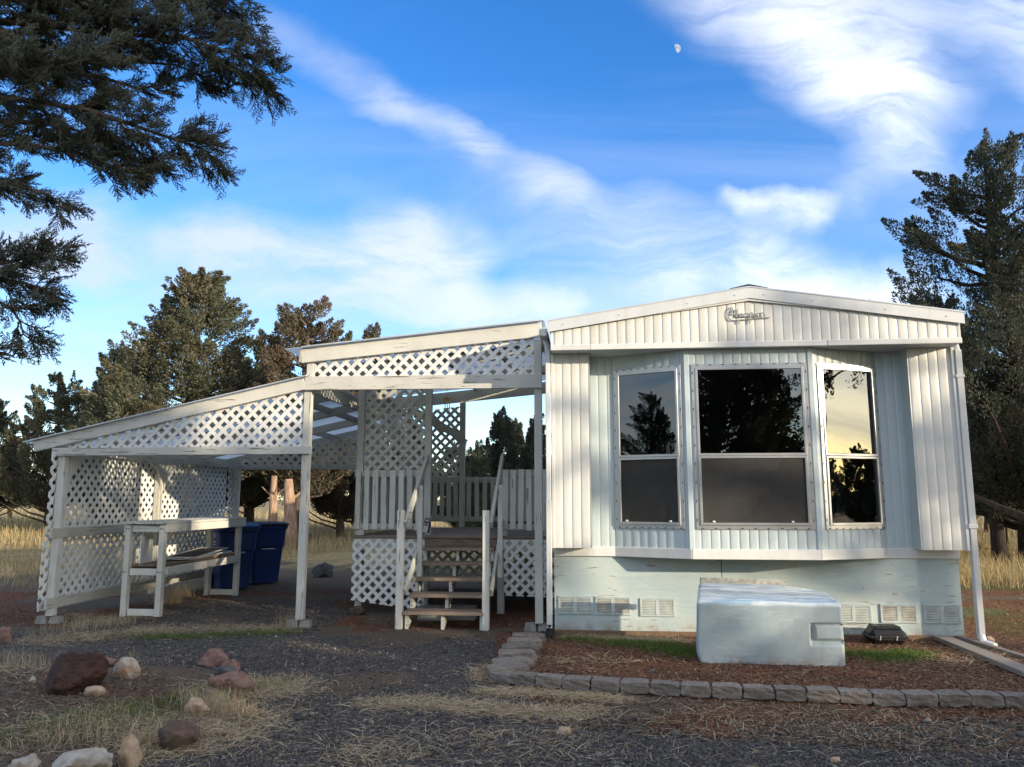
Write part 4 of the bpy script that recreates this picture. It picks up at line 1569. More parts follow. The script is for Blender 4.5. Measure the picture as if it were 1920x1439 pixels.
wc = Thing('wind_chime', -1.55, 2.0, 2.62, 'small amber star wind chime hanging under the porch roof', 'ornament')
cz = Vector((-1.58, 2.0, 2.84))
star = []
for k in range(10):
    rr_ = 0.065 if k % 2 == 0 else 0.03
    w = math.pi / 2 + k * math.pi / 5
    star.append((cz.x + rr_ * math.cos(w), cz.y - 0.008, cz.z + rr_ * math.sin(w)))
wc.part('star', MB().prism(star, (0, 0.016, 0)), M['brass'])
wc.part('cord', MB().tube([cz + Vector((0, 0, 0.06)), (cz.x, cz.y, up_roof(cz.x) - 0.01)], 0.003, 5), M['silver'])
for dx, ln in ((-0.03, 0.12), (0.0, 0.16), (0.03, 0.13)):
    wc.part('chime_tube', MB().tube([cz + Vector((dx, 0.01, -0.04)), cz + Vector((dx, 0.01, -0.05 - ln))], 0.006, 6), M['silver'])

for i, (u, v, z, lab) in enumerate(((-1.52, 0.86, 0.0, 'grey cinder block lying under the steps beside another'), (-1.16, 0.92, 0.0, 'paler cinder block under the middle of the steps'))):
    cb = MB()
    cb.box((u - 0.17, v - 0.09, 0.0), (u + 0.17, v + 0.09, 0.17), 0.012)
    hframe_mesh('cinder_block', cb, M['concrete'], u, v, 0.0, lab, 'concrete block', 'cinder blocks under the steps')

# ------------------------------------------------------------------ potting bench with screens on its shelf
bn = Thing('potting_bench', -5.2, 1.85, 0.0, 'tall narrow white timber bench with a lower shelf under the carport', 'bench')
TU0, TU1, TV0, TV1 = -5.47, -4.93, 0.74, 2.98
for v in (TV0 + 0.045, TV1 - 0.045):
    for u in (TU0 + 0.045, TU1 - 0.045):
        timber(bn, 'leg', (u, v, 0.0), (u, v, 1.125), 0.088, 0.07, M['paint_z'], (1, 0, 0))
    sgn = -1 if v < 1.5 else 1
    timber(bn, 'stretcher', (TU0 + 0.091, v, 0.05), (TU1 - 0.091, v, 0.05), 0.038, 0.085, M['paint_u'])
    timber(bn, 'shelf_bearer', (TU0 + 0.091, v, 0.545), (TU1 - 0.091, v, 0.545), 0.038, 0.085, M['paint_u'])
    timber(bn, 'top_bearer', (TU0 + 0.091, v, 1.08), (TU1 - 0.091, v, 1.08), 0.038, 0.085, M['paint_u'])
for u in (TU0 + 0.02, TU1 - 0.02):
    timber(bn, 'shelf_rail', (u + (0.02 if u > -5.2 else -0.02), TV0 + 0.09, 0.555), (u + (0.02 if u > -5.2 else -0.02), TV1 - 0.09, 0.555), 0.036, 0.10, M['paint_v'])
    timber(bn, 'top_rail', (u + (0.022 if u > -5.2 else -0.022), TV0 + 0.02, 1.085), (u + (0.022 if u > -5.2 else -0.022), TV1 + 0.06, 1.085), 0.036, 0.10, M['paint_v'])
for k in range(4):
    w = (TU1 - TU0 + 0.03) / 4
    a = TU0 - 0.015 + k * w
    bn.part('top_board', MB().box((a, TV0 - 0.02, 1.137), (a + w - 0.006, TV1 + 0.10, 1.172 + rnd.uniform(-0.002, 0.002)), 0.004), M['paint_v'])
    a2 = TU0 + 0.04 + k * (w - 0.03)
    bn.part('shelf_board', MB().box((a2, TV0 + 0.10, 0.606), (a2 + w - 0.036, TV1 - 0.1, 0.636 + rnd.uniform(-0.002, 0.002)), 0.004), M['tread_v'])
for (u, z) in ((TU0 + 0.03, 1.08), (TU0 + 0.06, 1.08), (TU1 - 0.06, 1.08), (TU1 - 0.03, 1.08), (TU0 + 0.03, 0.545), (TU0 + 0.06, 0.545), (TU1 - 0.06, 0.545), (TU1 - 0.03, 0.545)):
    bn.part('bolt_head', MB().tube([(u, TV0 - 0.002, z), (u, TV0 + 0.012, z)], 0.009, 8), M['dark'])
for i, (dz, rot, du, dv, lab) in enumerate(((0.642, 2, 0.0, 0.1, 'lowest aluminium window screen in the pile on the bench shelf'), (0.664, -4, 0.03, 0.0, 'middle aluminium window screen in the pile on the bench shelf'), (0.688, 6, 0.01, 0.12, 'topmost aluminium window screen in the pile on the bench shelf'))):
    u, v = -5.19 + du, 1.98 + dv
    sc = Thing('window_screen', u, v, dz, lab, 'window screen', 'window screens piled on the shelf')
    m4 = Matrix.Translation((u, v, dz + 0.008)) @ Matrix.Rotation(R(rot), 4, 'Z') @ Matrix.Rotation(R(1.2 * i), 4, 'X')
    for nm, (sx, sy, x, y) in (('frame_rail', (0.44, 0.03, 0, 0.60)), ('frame_rail', (0.44, 0.03, 0, -0.60)), ('frame_stile', (0.03, 1.17, 0.205, 0)), ('frame_stile', (0.03, 1.17, -0.205, 0))):
        sc.part(nm, MB().cbox(Vector((sx, sy, 0.014)), 0.002, m4 @ Matrix.Translation((x, y, 0))), M['screenframe'])
    sc.part('mesh_sheet', MB().cbox(Vector((0.38, 1.17, 0.002)), 0.0005, m4), M['screen'])
wb = MB().cbox(Vector((0.012, 0.34, 0.36)), 0.002, Matrix.Translation((-5.30, 0.98, 0.82)) @ Matrix.Rotation(R(6), 4, 'Z'))
hframe_mesh('white_board', wb, M['white_plastic'], -5.30, 0.98, 0.64, 'white offcut board standing on the bench shelf behind the front leg', 'board')


# ------------------------------------------------------------------ wheeled bins
def wheelie(U, V, rot, lid, label, logo):
    t = Thing('wheeled_bin', U, V, 0.0, label, 'bin', 'blue wheeled bins under the carport')
    m4 = Matrix.Translation((U, V, 0)) @ Matrix.Rotation(R(rot), 4, 'Z')

    def rr(w, d, r, z, n=4):
        """rounded rectangle ring"""
        pts = []
        for (sx, sy, a0) in ((1, 1, 0), (-1, 1, 90), (-1, -1, 180), (1, -1, 270)):
            for k in range(n + 1):
                a = R(a0 + 90 * k / n)
                pts.append(m4 @ Vector((sx * (w / 2 - r) + r * math.cos(a), sy * (d / 2 - r) + r * math.sin(a), z)))
        return pts

    def loft(rings):
        mb = MB()
        n = len(rings[0])
        vs = [p for r_ in rings for p in r_]
        fs = []
        for i in range(len(rings) - 1):
            for k in range(n):
                fs.append((i * n + k, i * n + (k + 1) % n, (i + 1) * n + (k + 1) % n, (i + 1) * n + k))
        fs.append(tuple(reversed(range(n))))
        fs.append(tuple(range((len(rings) - 1) * n, len(rings) * n)))
        return mb.add(vs, fs)

    body = loft([rr(0.46, 0.52, 0.05, 0.03), rr(0.47, 0.53, 0.06, 0.10), rr(0.54, 0.64, 0.06, 0.62), rr(0.575, 0.685, 0.06, 0.64), rr(0.60, 0.72, 0.06, 0.92), rr(0.645, 0.765, 0.06, 0.945), rr(0.645, 0.765, 0.06, 0.985)])
    t.part('body', body, M['bin'])
    l = loft([rr(0.665, 0.80, 0.07, 0.99), rr(0.68, 0.82, 0.08, 1.0), rr(0.68, 0.82, 0.08, 1.025), rr(0.60, 0.72, 0.09, 1.045), rr(0.5, 0.62, 0.09, 1.05)])
    t.part('lid', l, M[lid])
    for s in (-1, 1):
        c = m4 @ Vector((s * 0.26, 0.30, 0.125))
        ax = (m4.to_3x3() @ Vector((1, 0, 0))) * 0.03
        t.part('wheel', MB().tube([c - ax, c + ax], 0.125, 18), M['dark'])
    hb = [m4 @ Vector(p) for p in ((-0.24, 0.38, 0.94), (-0.24, 0.45, 0.96), (0.24, 0.45, 0.96), (0.24, 0.38, 0.94))]
    t.part('handle', MB().tube(hb, 0.016, 8), M['bin'])
    # lift bar on the front face, data plate, recessed panel ribs
    cb = [m4 @ Vector(p) for p in ((-0.12, -0.315, 0.60), (0.12, -0.315, 0.60))]
    t.part('lift_bar', MB().tube(cb, 0.012, 8), M['silver'])
    t.part('number_plate', MB().cbox(Vector((0.09, 0.004, 0.035)), 0.001, m4 @ Matrix.Translation((0.1, -0.349, 0.80)) @ Matrix.Rotation(R(4), 4, 'X')), simple('grey_blue_print', (0.16, 0.22, 0.36), 0.5))
    # side panel print: three bent arrows over two lines of lettering
    def onside(y, z):
        x = -0.2725 - (z - 0.64) * 0.045 - 0.019
        return m4 @ Vector((x, y, z))
    pr = MB()
    for k in range(3):
        a = R(90 + 120 * k)
        b = R(90 + 120 * (k + 1))
        p, q = (0.075 * math.cos(a), 0.075 * math.sin(a)), (0.075 * math.cos(b), 0.075 * math.sin(b))
        p2 = (p[0] * 0.85 + q[0] * 0.15, p[1] * 0.85 + q[1] * 0.15)
        q2 = (p[0] * 0.3 + q[0] * 0.7, p[1] * 0.3 + q[1] * 0.7)
        pr.tube([onside(-p2[0], 0.865 + p2[1] * 0.8), onside(-q2[0], 0.865 + q2[1] * 0.8)], [0.013, 0.008], 6)
    for (z, ws, h) in ((0.765, (0.06, 0.05, 0.07), 0.016), (0.722, (0.09, 0.06, 0.04), 0.010)):
        y = 0.13
        for w in ws:
            pr.add([onside(y, z - h), onside(y - w, z - h), onside(y - w, z + h), onside(y, z + h)], [(0, 1, 2, 3)])
            y -= w + 0.014
    t.part('printed_mark', pr, M['white_plastic'])


wheelie(-5.43, 3.75, 38, 'bin_lid', 'dark blue wheeled bin with bright blue lid next to the bench', True)
wheelie(-5.32, 4.66, 42, 'black_plastic', 'dark blue wheeled bin with black lid behind the blue-lidded one', True)

# ------------------------------------------------------------------ in the bed by the home
tb = Thing('plastic_cover', 1.94, -1.15, 0.0, 'big pale blue moulded plastic tub cover standing before the skirting', 'plastic cover')


def tub_body():
    bm = bmesh.new()
    nx, ny, nz = 120, 24, 56
    x0, x1, y0, y1 = 1.31, 2.58, -1.50, -0.78
    def ztop(x, y):
        return 0.565 + (y - y0) / (y1 - y0) * 0.085 - (x - x0) / (x1 - x0) * 0.015
    grid = {}
    def vert(i, j, k):
        key = (i, j, k)
        if key in grid:
            return grid[key]
        fx, fy, fz = i / nx, j / ny, k / nz
        x, y = x0 + (x1 - x0) * fx, y0 + (y1 - y0) * fy
        z = ztop(x, y) * fz
        # tapered towards the top, foot tucked in on the left
        x += (0.5 - fx) * 0.05 * (fz - 0.4)
        x += 0.055 * (1 - min(1, fz / 0.28)) ** 2 * (1 - fx) ** 3
        x += (y - y0) * 0.17 * (1 - fx)
        # back right corner cut away
        lim = 0.40
        if fx + fy > 2 - lim:
            o = (fx + fy - (2 - lim)) / 2
            x -= o * (x1 - x0) * 0.9
            y -= o * (y1 - y0) * 0.9
        # rounded edges
        r = 0.034
        xl = x0 + (y - y0) * 0.17 + 0.025 * (fz - 0.4) + 0.055 * (1 - min(1, fz / 0.28)) ** 2
        c = Vector((min(max(x, xl + r), x1 - r), min(max(y, y0 + r), y1 - r), min(z, ztop(x, y) - r)))
        d = Vector((x, y, z)) - c
        if d.length > r:
            d = d.normalized() * r
        p = c + d
        # moulded hand hold in the front, open to the right
        if j == 0:
            u = (p.x - 2.29) / 0.014
            w = min((p.z - 0.195) / 0.016, (0.385 - p.z) / 0.012)
            e = max(0.0, min(1.0, min(u, w)))
            inner = max(0.0, min(1.0, min((p.x - 2.322) / 0.02, (p.z - 0.232) / 0.018, (0.366 - p.z) / 0.012)))
            p.y += 0.042 * e - 0.034 * inner
        grid[key] = bm.verts.new(p - Vector((1.94, -1.15, 0)))
        return grid[key]
    for i in range(nx):
        for k in range(nz):
            bm.faces.new((vert(i, 0, k), vert(i + 1, 0, k), vert(i + 1, 0, k + 1), vert(i, 0, k + 1)))
            bm.faces.new((vert(i + 1, ny, k), vert(i, ny, k), vert(i, ny, k + 1), vert(i + 1, ny, k + 1)))
    for j in range(ny):
        for k in range(nz):
            bm.faces.new((vert(0, j + 1, k), vert(0, j, k), vert(0, j, k + 1), vert(0, j + 1, k + 1)))
            bm.faces.new((vert(nx, j, k), vert(nx, j + 1, k), vert(nx, j + 1, k + 1), vert(nx, j, k + 1)))
    for i in range(nx):
        for j in range(ny):
            bm.faces.new((vert(i, j, nz), vert(i + 1, j, nz), vert(i + 1, j + 1, nz), vert(i, j + 1, nz)))
    me = bpy.data.meshes.new('tub_shell')
    bm.to_mesh(me)
    bm.free()
    me.materials.append(M['tub'])
    me.polygons.foreach_set('use_smooth', [True] * len(me.polygons))
    return me


link('tub_shell', tub_body(), tb.o)
tb.part('back_lip', MB().bar((1.46, -0.772, 0.665), (2.26, -0.772, 0.652), 0.03, 0.055, (0, 0, 1), 0.006), simple('crusted_grey_lip', (0.33, 0.32, 0.27), 0.9, 0.1, 0.3, 20))

tr = Thing('bait_box', 3.365, -0.2, 0.0, 'small black plastic bait box on the soil against the skirting', 'bait box')
c = Matrix.Translation((3.365, -0.22, 0.085))
tr.part('case', MB().cbox(Vector((0.36, 0.25, 0.15)), 0.045, c), M['black_plastic'])
tr.part('lid', MB().cbox(Vector((0.27, 0.19, 0.04)), 0.015, Matrix.Translation((3.365, -0.22, 0.165))), M['black_plastic'])
tr.part('rim', MB().cbox(Vector((0.375, 0.265, 0.022)), 0.008, Matrix.Translation((3.365, -0.22, 0.08))), M['black_plastic'])
for dx in (-0.09, 0.07):
    tr.part('latch', MB().cbox(Vector((0.012, 0.01, 0.045)), 0.002, Matrix.Translation((3.365 + dx, -0.349, 0.075)) @ Matrix.Rotation(R(12), 4, 'Y')), M['silver'])

# two old boards on the ground at the corner of the home
for i, (a, b, w, lab) in enumerate((((4.44, 8.30), (4.22, 6.55), 0.16, 'grey weathered board lying flat nearest the corner of the home'), ((4.62, 8.32), (4.70, 6.5), 0.07, 'narrow grey board lying beside the wide one at the corner of the home'))):
    z0 = 0.05
    pa, pb = Vector((*a, hz(*a) + 0.03)), Vector((*b, hz(*b) + 0.03))
    mb = MB().bar(pa, pb, w, 0.045, (0, 0, 1), 0.005)
    me = mb.mesh('ground_board', M['plank_grey'], False, pa)
    o = link('ground_board', me)
    o.location = pa
    tag(o, lab, 'board', 'boards on the ground by the home')
ob_ = Vector((4.44, 8.30, 0))

# ------------------------------------------------------------------ concrete edging blocks
brnd = random.Random(5)


def edging(name, label, x, y, rot, size, group, hole=False):
    bm = bmesh.new()
    sx, sy, sz = size
    bmesh.ops.create_cube(bm, size=1.0)
    for v in bm.verts:
        v.co = Vector((v.co.x * sx, v.co.y * sy, v.co.z * sz))
        if v.co.y > 0:
            v.co.x *= 0.88
    bmesh.ops.subdivide_edges(bm, edges=bm.edges[:], cuts=3, use_grid_fill=True)
    for v in bm.verts:
        n = Vector((brnd.uniform(-1, 1), brnd.uniform(-1, 1), brnd.uniform(-1, 1)))
        k = 0.0065 if v.co.y < -sy * 0.49 else 0.0035
        v.co += n * k
        # knocked corners
        q = (abs(v.co.x) / (sx / 2)) + (abs(v.co.y) / (sy / 2)) + (abs(v.co.z) / (sz / 2))
        if q > 2.85:
            v.co *= 0.93
    if hole:
        for v in bm.verts:
            if v.co.z > sz * 0.4 and abs(v.co.x) < sx * 0.13 and abs(v.co.y) < sy * 0.2:
                v.co.z -= 0.05
    me = bpy.data.meshes.new(name)
    bm.to_mesh(me)
    bm.free()
    me.materials.append(M['block'])
    o = link(name, me)
    o.location = (x, y, hz(x, y) + sz / 2 - 0.012)
    o.rotation_euler = (R(brnd.uniform(-1.5, 1.5)), R(brnd.uniform(-1.5, 1.5)), rot)
    return tag(o, label, 'edging block', group)


ORD = ['first', 'second', 'third', 'fourth', 'fifth', 'sixth', 'seventh', 'eighth', 'ninth', 'tenth', 'eleventh', 'twelfth', 'thirteenth', 'fourteenth', 'fifteenth', 'sixteenth', 'seventeenth', 'eighteenth', 'nineteenth', 'twentieth', 'twenty-first', 'twenty-second']
# walk along the front row
xs_ = np.array([p[0] for p in ROW])
ys_ = np.array([p[1] for p in ROW])
acc = np.concatenate([[0], np.cumsum(np.hypot(np.diff(xs_), np.diff(ys_)))])
step = 0.222
k = 0
s = 0.10
while s < 4.15 and k < len(ORD):
    x, y = np.interp(s, acc, xs_), np.interp(s, acc, ys_)
    x2, y2 = np.interp(s + 0.02, acc, xs_), np.interp(s + 0.02, acc, ys_)
    a = math.atan2(y2 - y, x2 - x)
    edging('edging_block', '%s grey block of the front row, counted from the bend beside the gravel' % ORD[k],
           x - math.sin(a) * 0.07, y + math.cos(a) * 0.07, a + R(brnd.uniform(-2, 2)), (0.214, 0.15, 0.080), 'front row of edging blocks')
    s += step
    k += 1
colm = [(-0.07, 6.72, 20), (-0.03, 6.98, 14), (0.02, 7.26, 6), (0.05, 7.56, 4), (0.10, 7.86, 2), (0.15, 8.14, -2)]
for i, (x, y, r_) in enumerate(colm):
    edging('edging_block', '%s block of the short row running from the bend to the porch post' % ORD[i],
           x + 0.02, y, R(r_), (0.35, 0.215, 0.115 if i > 1 else 0.10), 'side row of edging blocks', i > 1)


# ------------------------------------------------------------------ rocks of the bed on the drive
def ground_at(px, py, z=0.0):
    """point of the ground seen at a place in the photograph"""
    x = (px - 960.0) / 1450.0
    y = -(py - 719.5) / 1450.0
    c, s = math.cos(PITCH), math.sin(PITCH)
    d = Vector((x, c - s * y, s + c * y))
    t = (z - EYE) / d.z
    return Vector((0, 0, EYE)) + d * t


def space_at(px, py, Y):
    x = (px - 960.0) / 1450.0
    y = -(py - 719.5) / 1450.0
    c, s = math.cos(PITCH), math.sin(PITCH)
    d = Vector((x, c - s * y, s + c * y))
    return Vector((0, 0, EYE)) + d * (Y / d.y)


from mathutils import noise as mnoise


def rock(px, py, w, h, mat, label, seed, deep=0.8, rough=0.22, sub=4, name='rock', sink=0.30, group='rocks of the bed on the drive'):
    """a stone whose foot is seen at px, py; w and h in pixels of the photograph"""
    g = ground_at(px, py, 0.03)
    k = (g - Vector((0, 0, EYE))).length / 1450.0
    sx, sz = w * k, h * k
    bm = bmesh.new()
    bmesh.ops.create_icosphere(bm, subdivisions=sub, radius=0.5)
    rr = random.Random(seed)
    off = Vector((rr.uniform(0, 90), rr.uniform(0, 90), rr.uniform(0, 90)))
    cuts = [(Vector((rr.gauss(0, 1), rr.gauss(0, 1), rr.gauss(0, 0.8))).normalized(), rr.uniform(0.30, 0.44)) for _ in range(11)]
    for v in bm.verts:
        d = v.co.normalized()
        n = mnoise.fractal(d * 1.6 + off, 0.8, 2.1, 5)
        n2 = mnoise.fractal(d * 5.5 + off, 0.9, 2.0, 4)
        f = 1 + n * rough * 1.5 + n2 * rough * 0.35
        # squared-off faces
        m_ = max(abs(d.x), abs(d.y), abs(d.z))
        f *= 0.82 + 0.22 / (0.35 + m_)* 0.5 + 0.02
        co = d * 0.5 * f
        for (pn, po) in cuts:
            e = co.dot(pn) - po
            if e > 0:
                co = co - pn * e * 0.92
        v.co = Vector((co.x * sx, co.y * sx * deep, co.z * sz / (1 - sink)))
    me = bpy.data.meshes.new(name)
    bm.to_mesh(me)
    bm.free()
    me.materials.append(M[mat])
    me.polygons.foreach_set('use_smooth', [True] * len(me.polygons))
    o = link(name, me)
    x, y = g.x, g.y + sx * deep * 0.22
    o.location = (x, y, hz(x, y) + sz * 0.5 / (1 - sink) * (1 - 2 * sink))
    o.rotation_euler = (0, 0, rr.uniform(-0.5, 0.5))
    return tag(o, label, 'rock', group)


rock(122, 1309, 108, 56, 'lava', 'large pitted red-brown lava rock', 4, 0.9, 0.13, 5)
rock(232, 1284, 44, 34, 'pale_rock', 'rounded pale speckled stone beside the lava rock', 9, 0.85, 0.12)
rock(396, 1241, 56, 25, 'red_rock', 'dull red stone with a pale end, farthest of the right-hand cluster', 14, 0.8, 0.25)
rock(432, 1256, 36, 22, 'red_rock', 'small tilted red stone against the dull red one', 17, 0.8, 0.3)
rock(416, 1268, 48, 22, 'grey_rock', 'smooth dark grey stone wedged between the red stones', 21, 0.8, 0.1)
rock(426, 1297, 76, 34, 'red_rock', 'long low reddish brown slab in the right-hand cluster', 25, 0.7, 0.28)
rock(407, 1293, 20, 14, 'white_rock', 'small white stone lying on the grass by the reddish slab', 29, 0.9, 0.2)
rock(392, 1312, 30, 18, 'brown_rock', 'small brown stone below the white pebble', 33, 0.9, 0.2)
rock(434, 1318, 26, 20, 'brown_rock', 'small brown stone under the right end of the reddish slab', 35, 0.9, 0.25)
rock(366, 1343, 44, 24, 'tan_rock', 'tan stone half buried in dry grass', 37, 0.8, 0.2)
rock(322, 1394, 70, 38, 'brown_rock', 'flat dark brown stone sunk at the edge of the gravel', 41, 1.0, 0.16, sink=0.3)
rock(140, 1450, 98, 46, 'white_rock', 'large white-crusted stone at the lower edge of the photo', 45, 0.8, 0.15, 5)
rock(238, 1428, 40, 46, 'tan_rock', 'upright tan stone beside the white-crusted one', 49, 0.8, 0.2)
rock(40, 1446, 46, 28, 'white_rock', 'small white stone in the lower left corner', 53, 0.9, 0.15)
rock(173, 1319, 38, 16, 'tan_rock', 'small orange-brown pebble in front of the lava rock', 57, 0.7, 0.15, 3)
rock(58, 1292, 14, 9, 'white_rock', 'tiny whitish pebble left of the lava rock', 61, 0.9, 0.15, 3)
rock(194, 1252, 34, 16, 'red_rock', 'reddish stone behind the lava rock', 65, 0.8, 0.25)
rock(5, 1202, 26, 30, 'red_rock', 'pinkish broken block at the left edge of the drive', 67, 0.7, 0.2)
rock(605, 1080, 44, 26, 'grey_rock', 'dark lump of rock on the soil beyond the middle post', 69, 0.8, 0.3, group=None)
rock(1058, 1372, 34, 14, 'tan_rock', 'flat tan stone on the dark gravel below the straw', 71, 0.6, 0.3, 3, group=None)
rock(668, 1148, 36, 14, 'brown_rock', 'low brown stone under the corner of the lattice skirt', 73, 0.8, 0.2, 3, group=None)
rock(1568, 1423, 22, 10, 'tan_rock', 'small tan pebble on the gravel at the bottom of the photo', 75, 0.7, 0.2, 3, group=None)
rock(1856, 1200, 24, 10, 'tan_rock', 'small pale stone on the grass by the downspout', 77, 0.7, 0.2, 3, group=None)


# ------------------------------------------------------------------ loose ground cover
def frames(nrm_tilt, rng, n):
    a = rng.uniform(0, 2 * np.pi, n)
    ca, sa = np.cos(a), np.sin(a)
    return ca, sa


OCT_V = np.array([(1, 0, 0), (0, 1, 0), (-1, 0, 0), (0, -1, 0), (0, 0, 1), (0, 0, -1)], float)
OCT_F = np.array([(0, 1, 4), (1, 2, 4), (2, 3, 4), (3, 0, 4), (1, 0, 5), (2, 1, 5), (3, 2, 5), (0, 3, 5)])


def visible_points(rng, n, y0, y1, margin=0.3):
    """points on the ground, denser near the camera"""
    u = rng.uniform(0, 1, n)
    y = 1.0 / (1.0 / y1 + u * (1.0 / y0 - 1.0 / y1))
    x = rng.uniform(-1, 1, n) * (y * 0.68 + margin)
    return x, y


def gravel():
    rng = np.random.default_rng(3)
    x, y = visible_points(rng, 210000, 4.0, 11.0)
    g, s, gr = zones(x, y)
    keep = rng.uniform(0, 1, len(x)) < np.clip(g * 1.15 - 0.1, 0.02, 1) * (0.25 + 0.75 * sstep(0.36, 0.60, fbm2(x, y, 6.0, 1.1, 4)))
    x, y = x[keep], y[keep]
    n = len(x)
    size = np.exp(rng.normal(np.log(0.0074), 0.46, n)) * (0.8 + 0.04 * y)
    sh = OCT_V[None] * (1 + rng.uniform(-0.35, 0.35, (n, 6, 1))) + rng.uniform(-0.2, 0.2, (n, 6, 3))
    sh = sh * size[:, None, None]
    sh[:, :, 2] *= rng.uniform(0.35, 0.7, n)[:, None]
    ca, sa = frames(0, rng, n)
    v = np.empty_like(sh)
    v[:, :, 0] = sh[:, :, 0] * ca[:, None] - sh[:, :, 1] * sa[:, None] * 0.75 + x[:, None]
    v[:, :, 1] = sh[:, :, 0] * sa[:, None] + sh[:, :, 1] * ca[:, None] * 0.75 + y[:, None]
    v[:, :, 2] = sh[:, :, 2] + (height(x, y) + size * 0.25)[:, None]
    f = (OCT_F[None] + (np.arange(n) * 6)[:, None, None]).reshape(-1, 3)
    o = link('gravel', mesh_np('gravel', v.reshape(-1, 3), f, M['gravel']))
    tag(o, 'crushed blue-grey gravel covering the drive', 'gravel', None, 'stuff')


def blades(name, x, y, length, width, flat, mat, label, cat, rng, lean=0.5, droop=0.3, base=None):
    """thin bent strips: flat=True lie on the ground, else they stand"""
    n = len(x)
    z = height(x, y) + 0.004
    if base is not None:
        z = z + base
    a = rng.uniform(0, 2 * np.pi, n)
    d = np.stack([np.cos(a), np.sin(a), np.zeros(n)], 1)
    p0 = np.stack([x, y, z], 1)
    up = np.array([0, 0, 1.0])
    L_ = length[:, None]
    if flat:
        tilt = rng.uniform(-0.05, 0.22, n)[:, None]
        p1 = p0 + d * L_ * 0.5 + up * (L_ * np.abs(tilt) * 0.6 + 0.005)
        b = rng.uniform(-0.5, 0.5, n)[:, None]
        d2 = d + np.stack([-d[:, 1], d[:, 0], np.zeros(n)], 1) * b
        p2 = p1 + d2 * L_ * 0.5 + up * (L_ * tilt * 0.3)
        p2[:, 2] = np.maximum(p2[:, 2], z)
        s = np.stack([-d[:, 1], d[:, 0], np.zeros(n)], 1) + up * rng.uniform(-0.6, 0.6, n)[:, None]
    else:
        le = rng.uniform(0, lean, n)[:, None]
        p1 = p0 + up * L_ * 0.55 + d * L_ * le * 0.35
        p2 = p1 + up * L_ * (0.45 - droop * le * 0.5) + d * L_ * le * 0.7
        s = np.stack([-d[:, 1], d[:, 0], np.zeros(n)], 1)
    w = width[:, None]
    v = np.stack([p0 - s * w, p0 + s * w, p1 + s * w * 0.8, p1 - s * w * 0.8, p2 + s * w * 0.15, p2 - s * w * 0.15], 1)
    i = (np.arange(n) * 6)[:, None]
    f = np.concatenate([np.concatenate([i, i + 1, i + 2, i + 3], 1), np.concatenate([i + 3, i + 2, i + 4, i + 5], 1)])
    o = link(name, mesh_np(name, v.reshape(-1, 3), f, mat))
    return tag(o, label, cat, None, 'stuff')


def along(rng, path, n, spread):
    """points scattered about a line of photograph points on the ground"""
    P = np.array([ground_at(*p)[:2] for p in path])
    seg = np.hypot(*np.diff(P, axis=0).T)
    acc_ = np.concatenate([[0], np.cumsum(seg)])
    t = rng.uniform(0, acc_[-1], n)
    x, y = np.interp(t, acc_, P[:, 0]), np.interp(t, acc_, P[:, 1])
    return x + rng.normal(0, spread, n), y + rng.normal(0, spread, n)


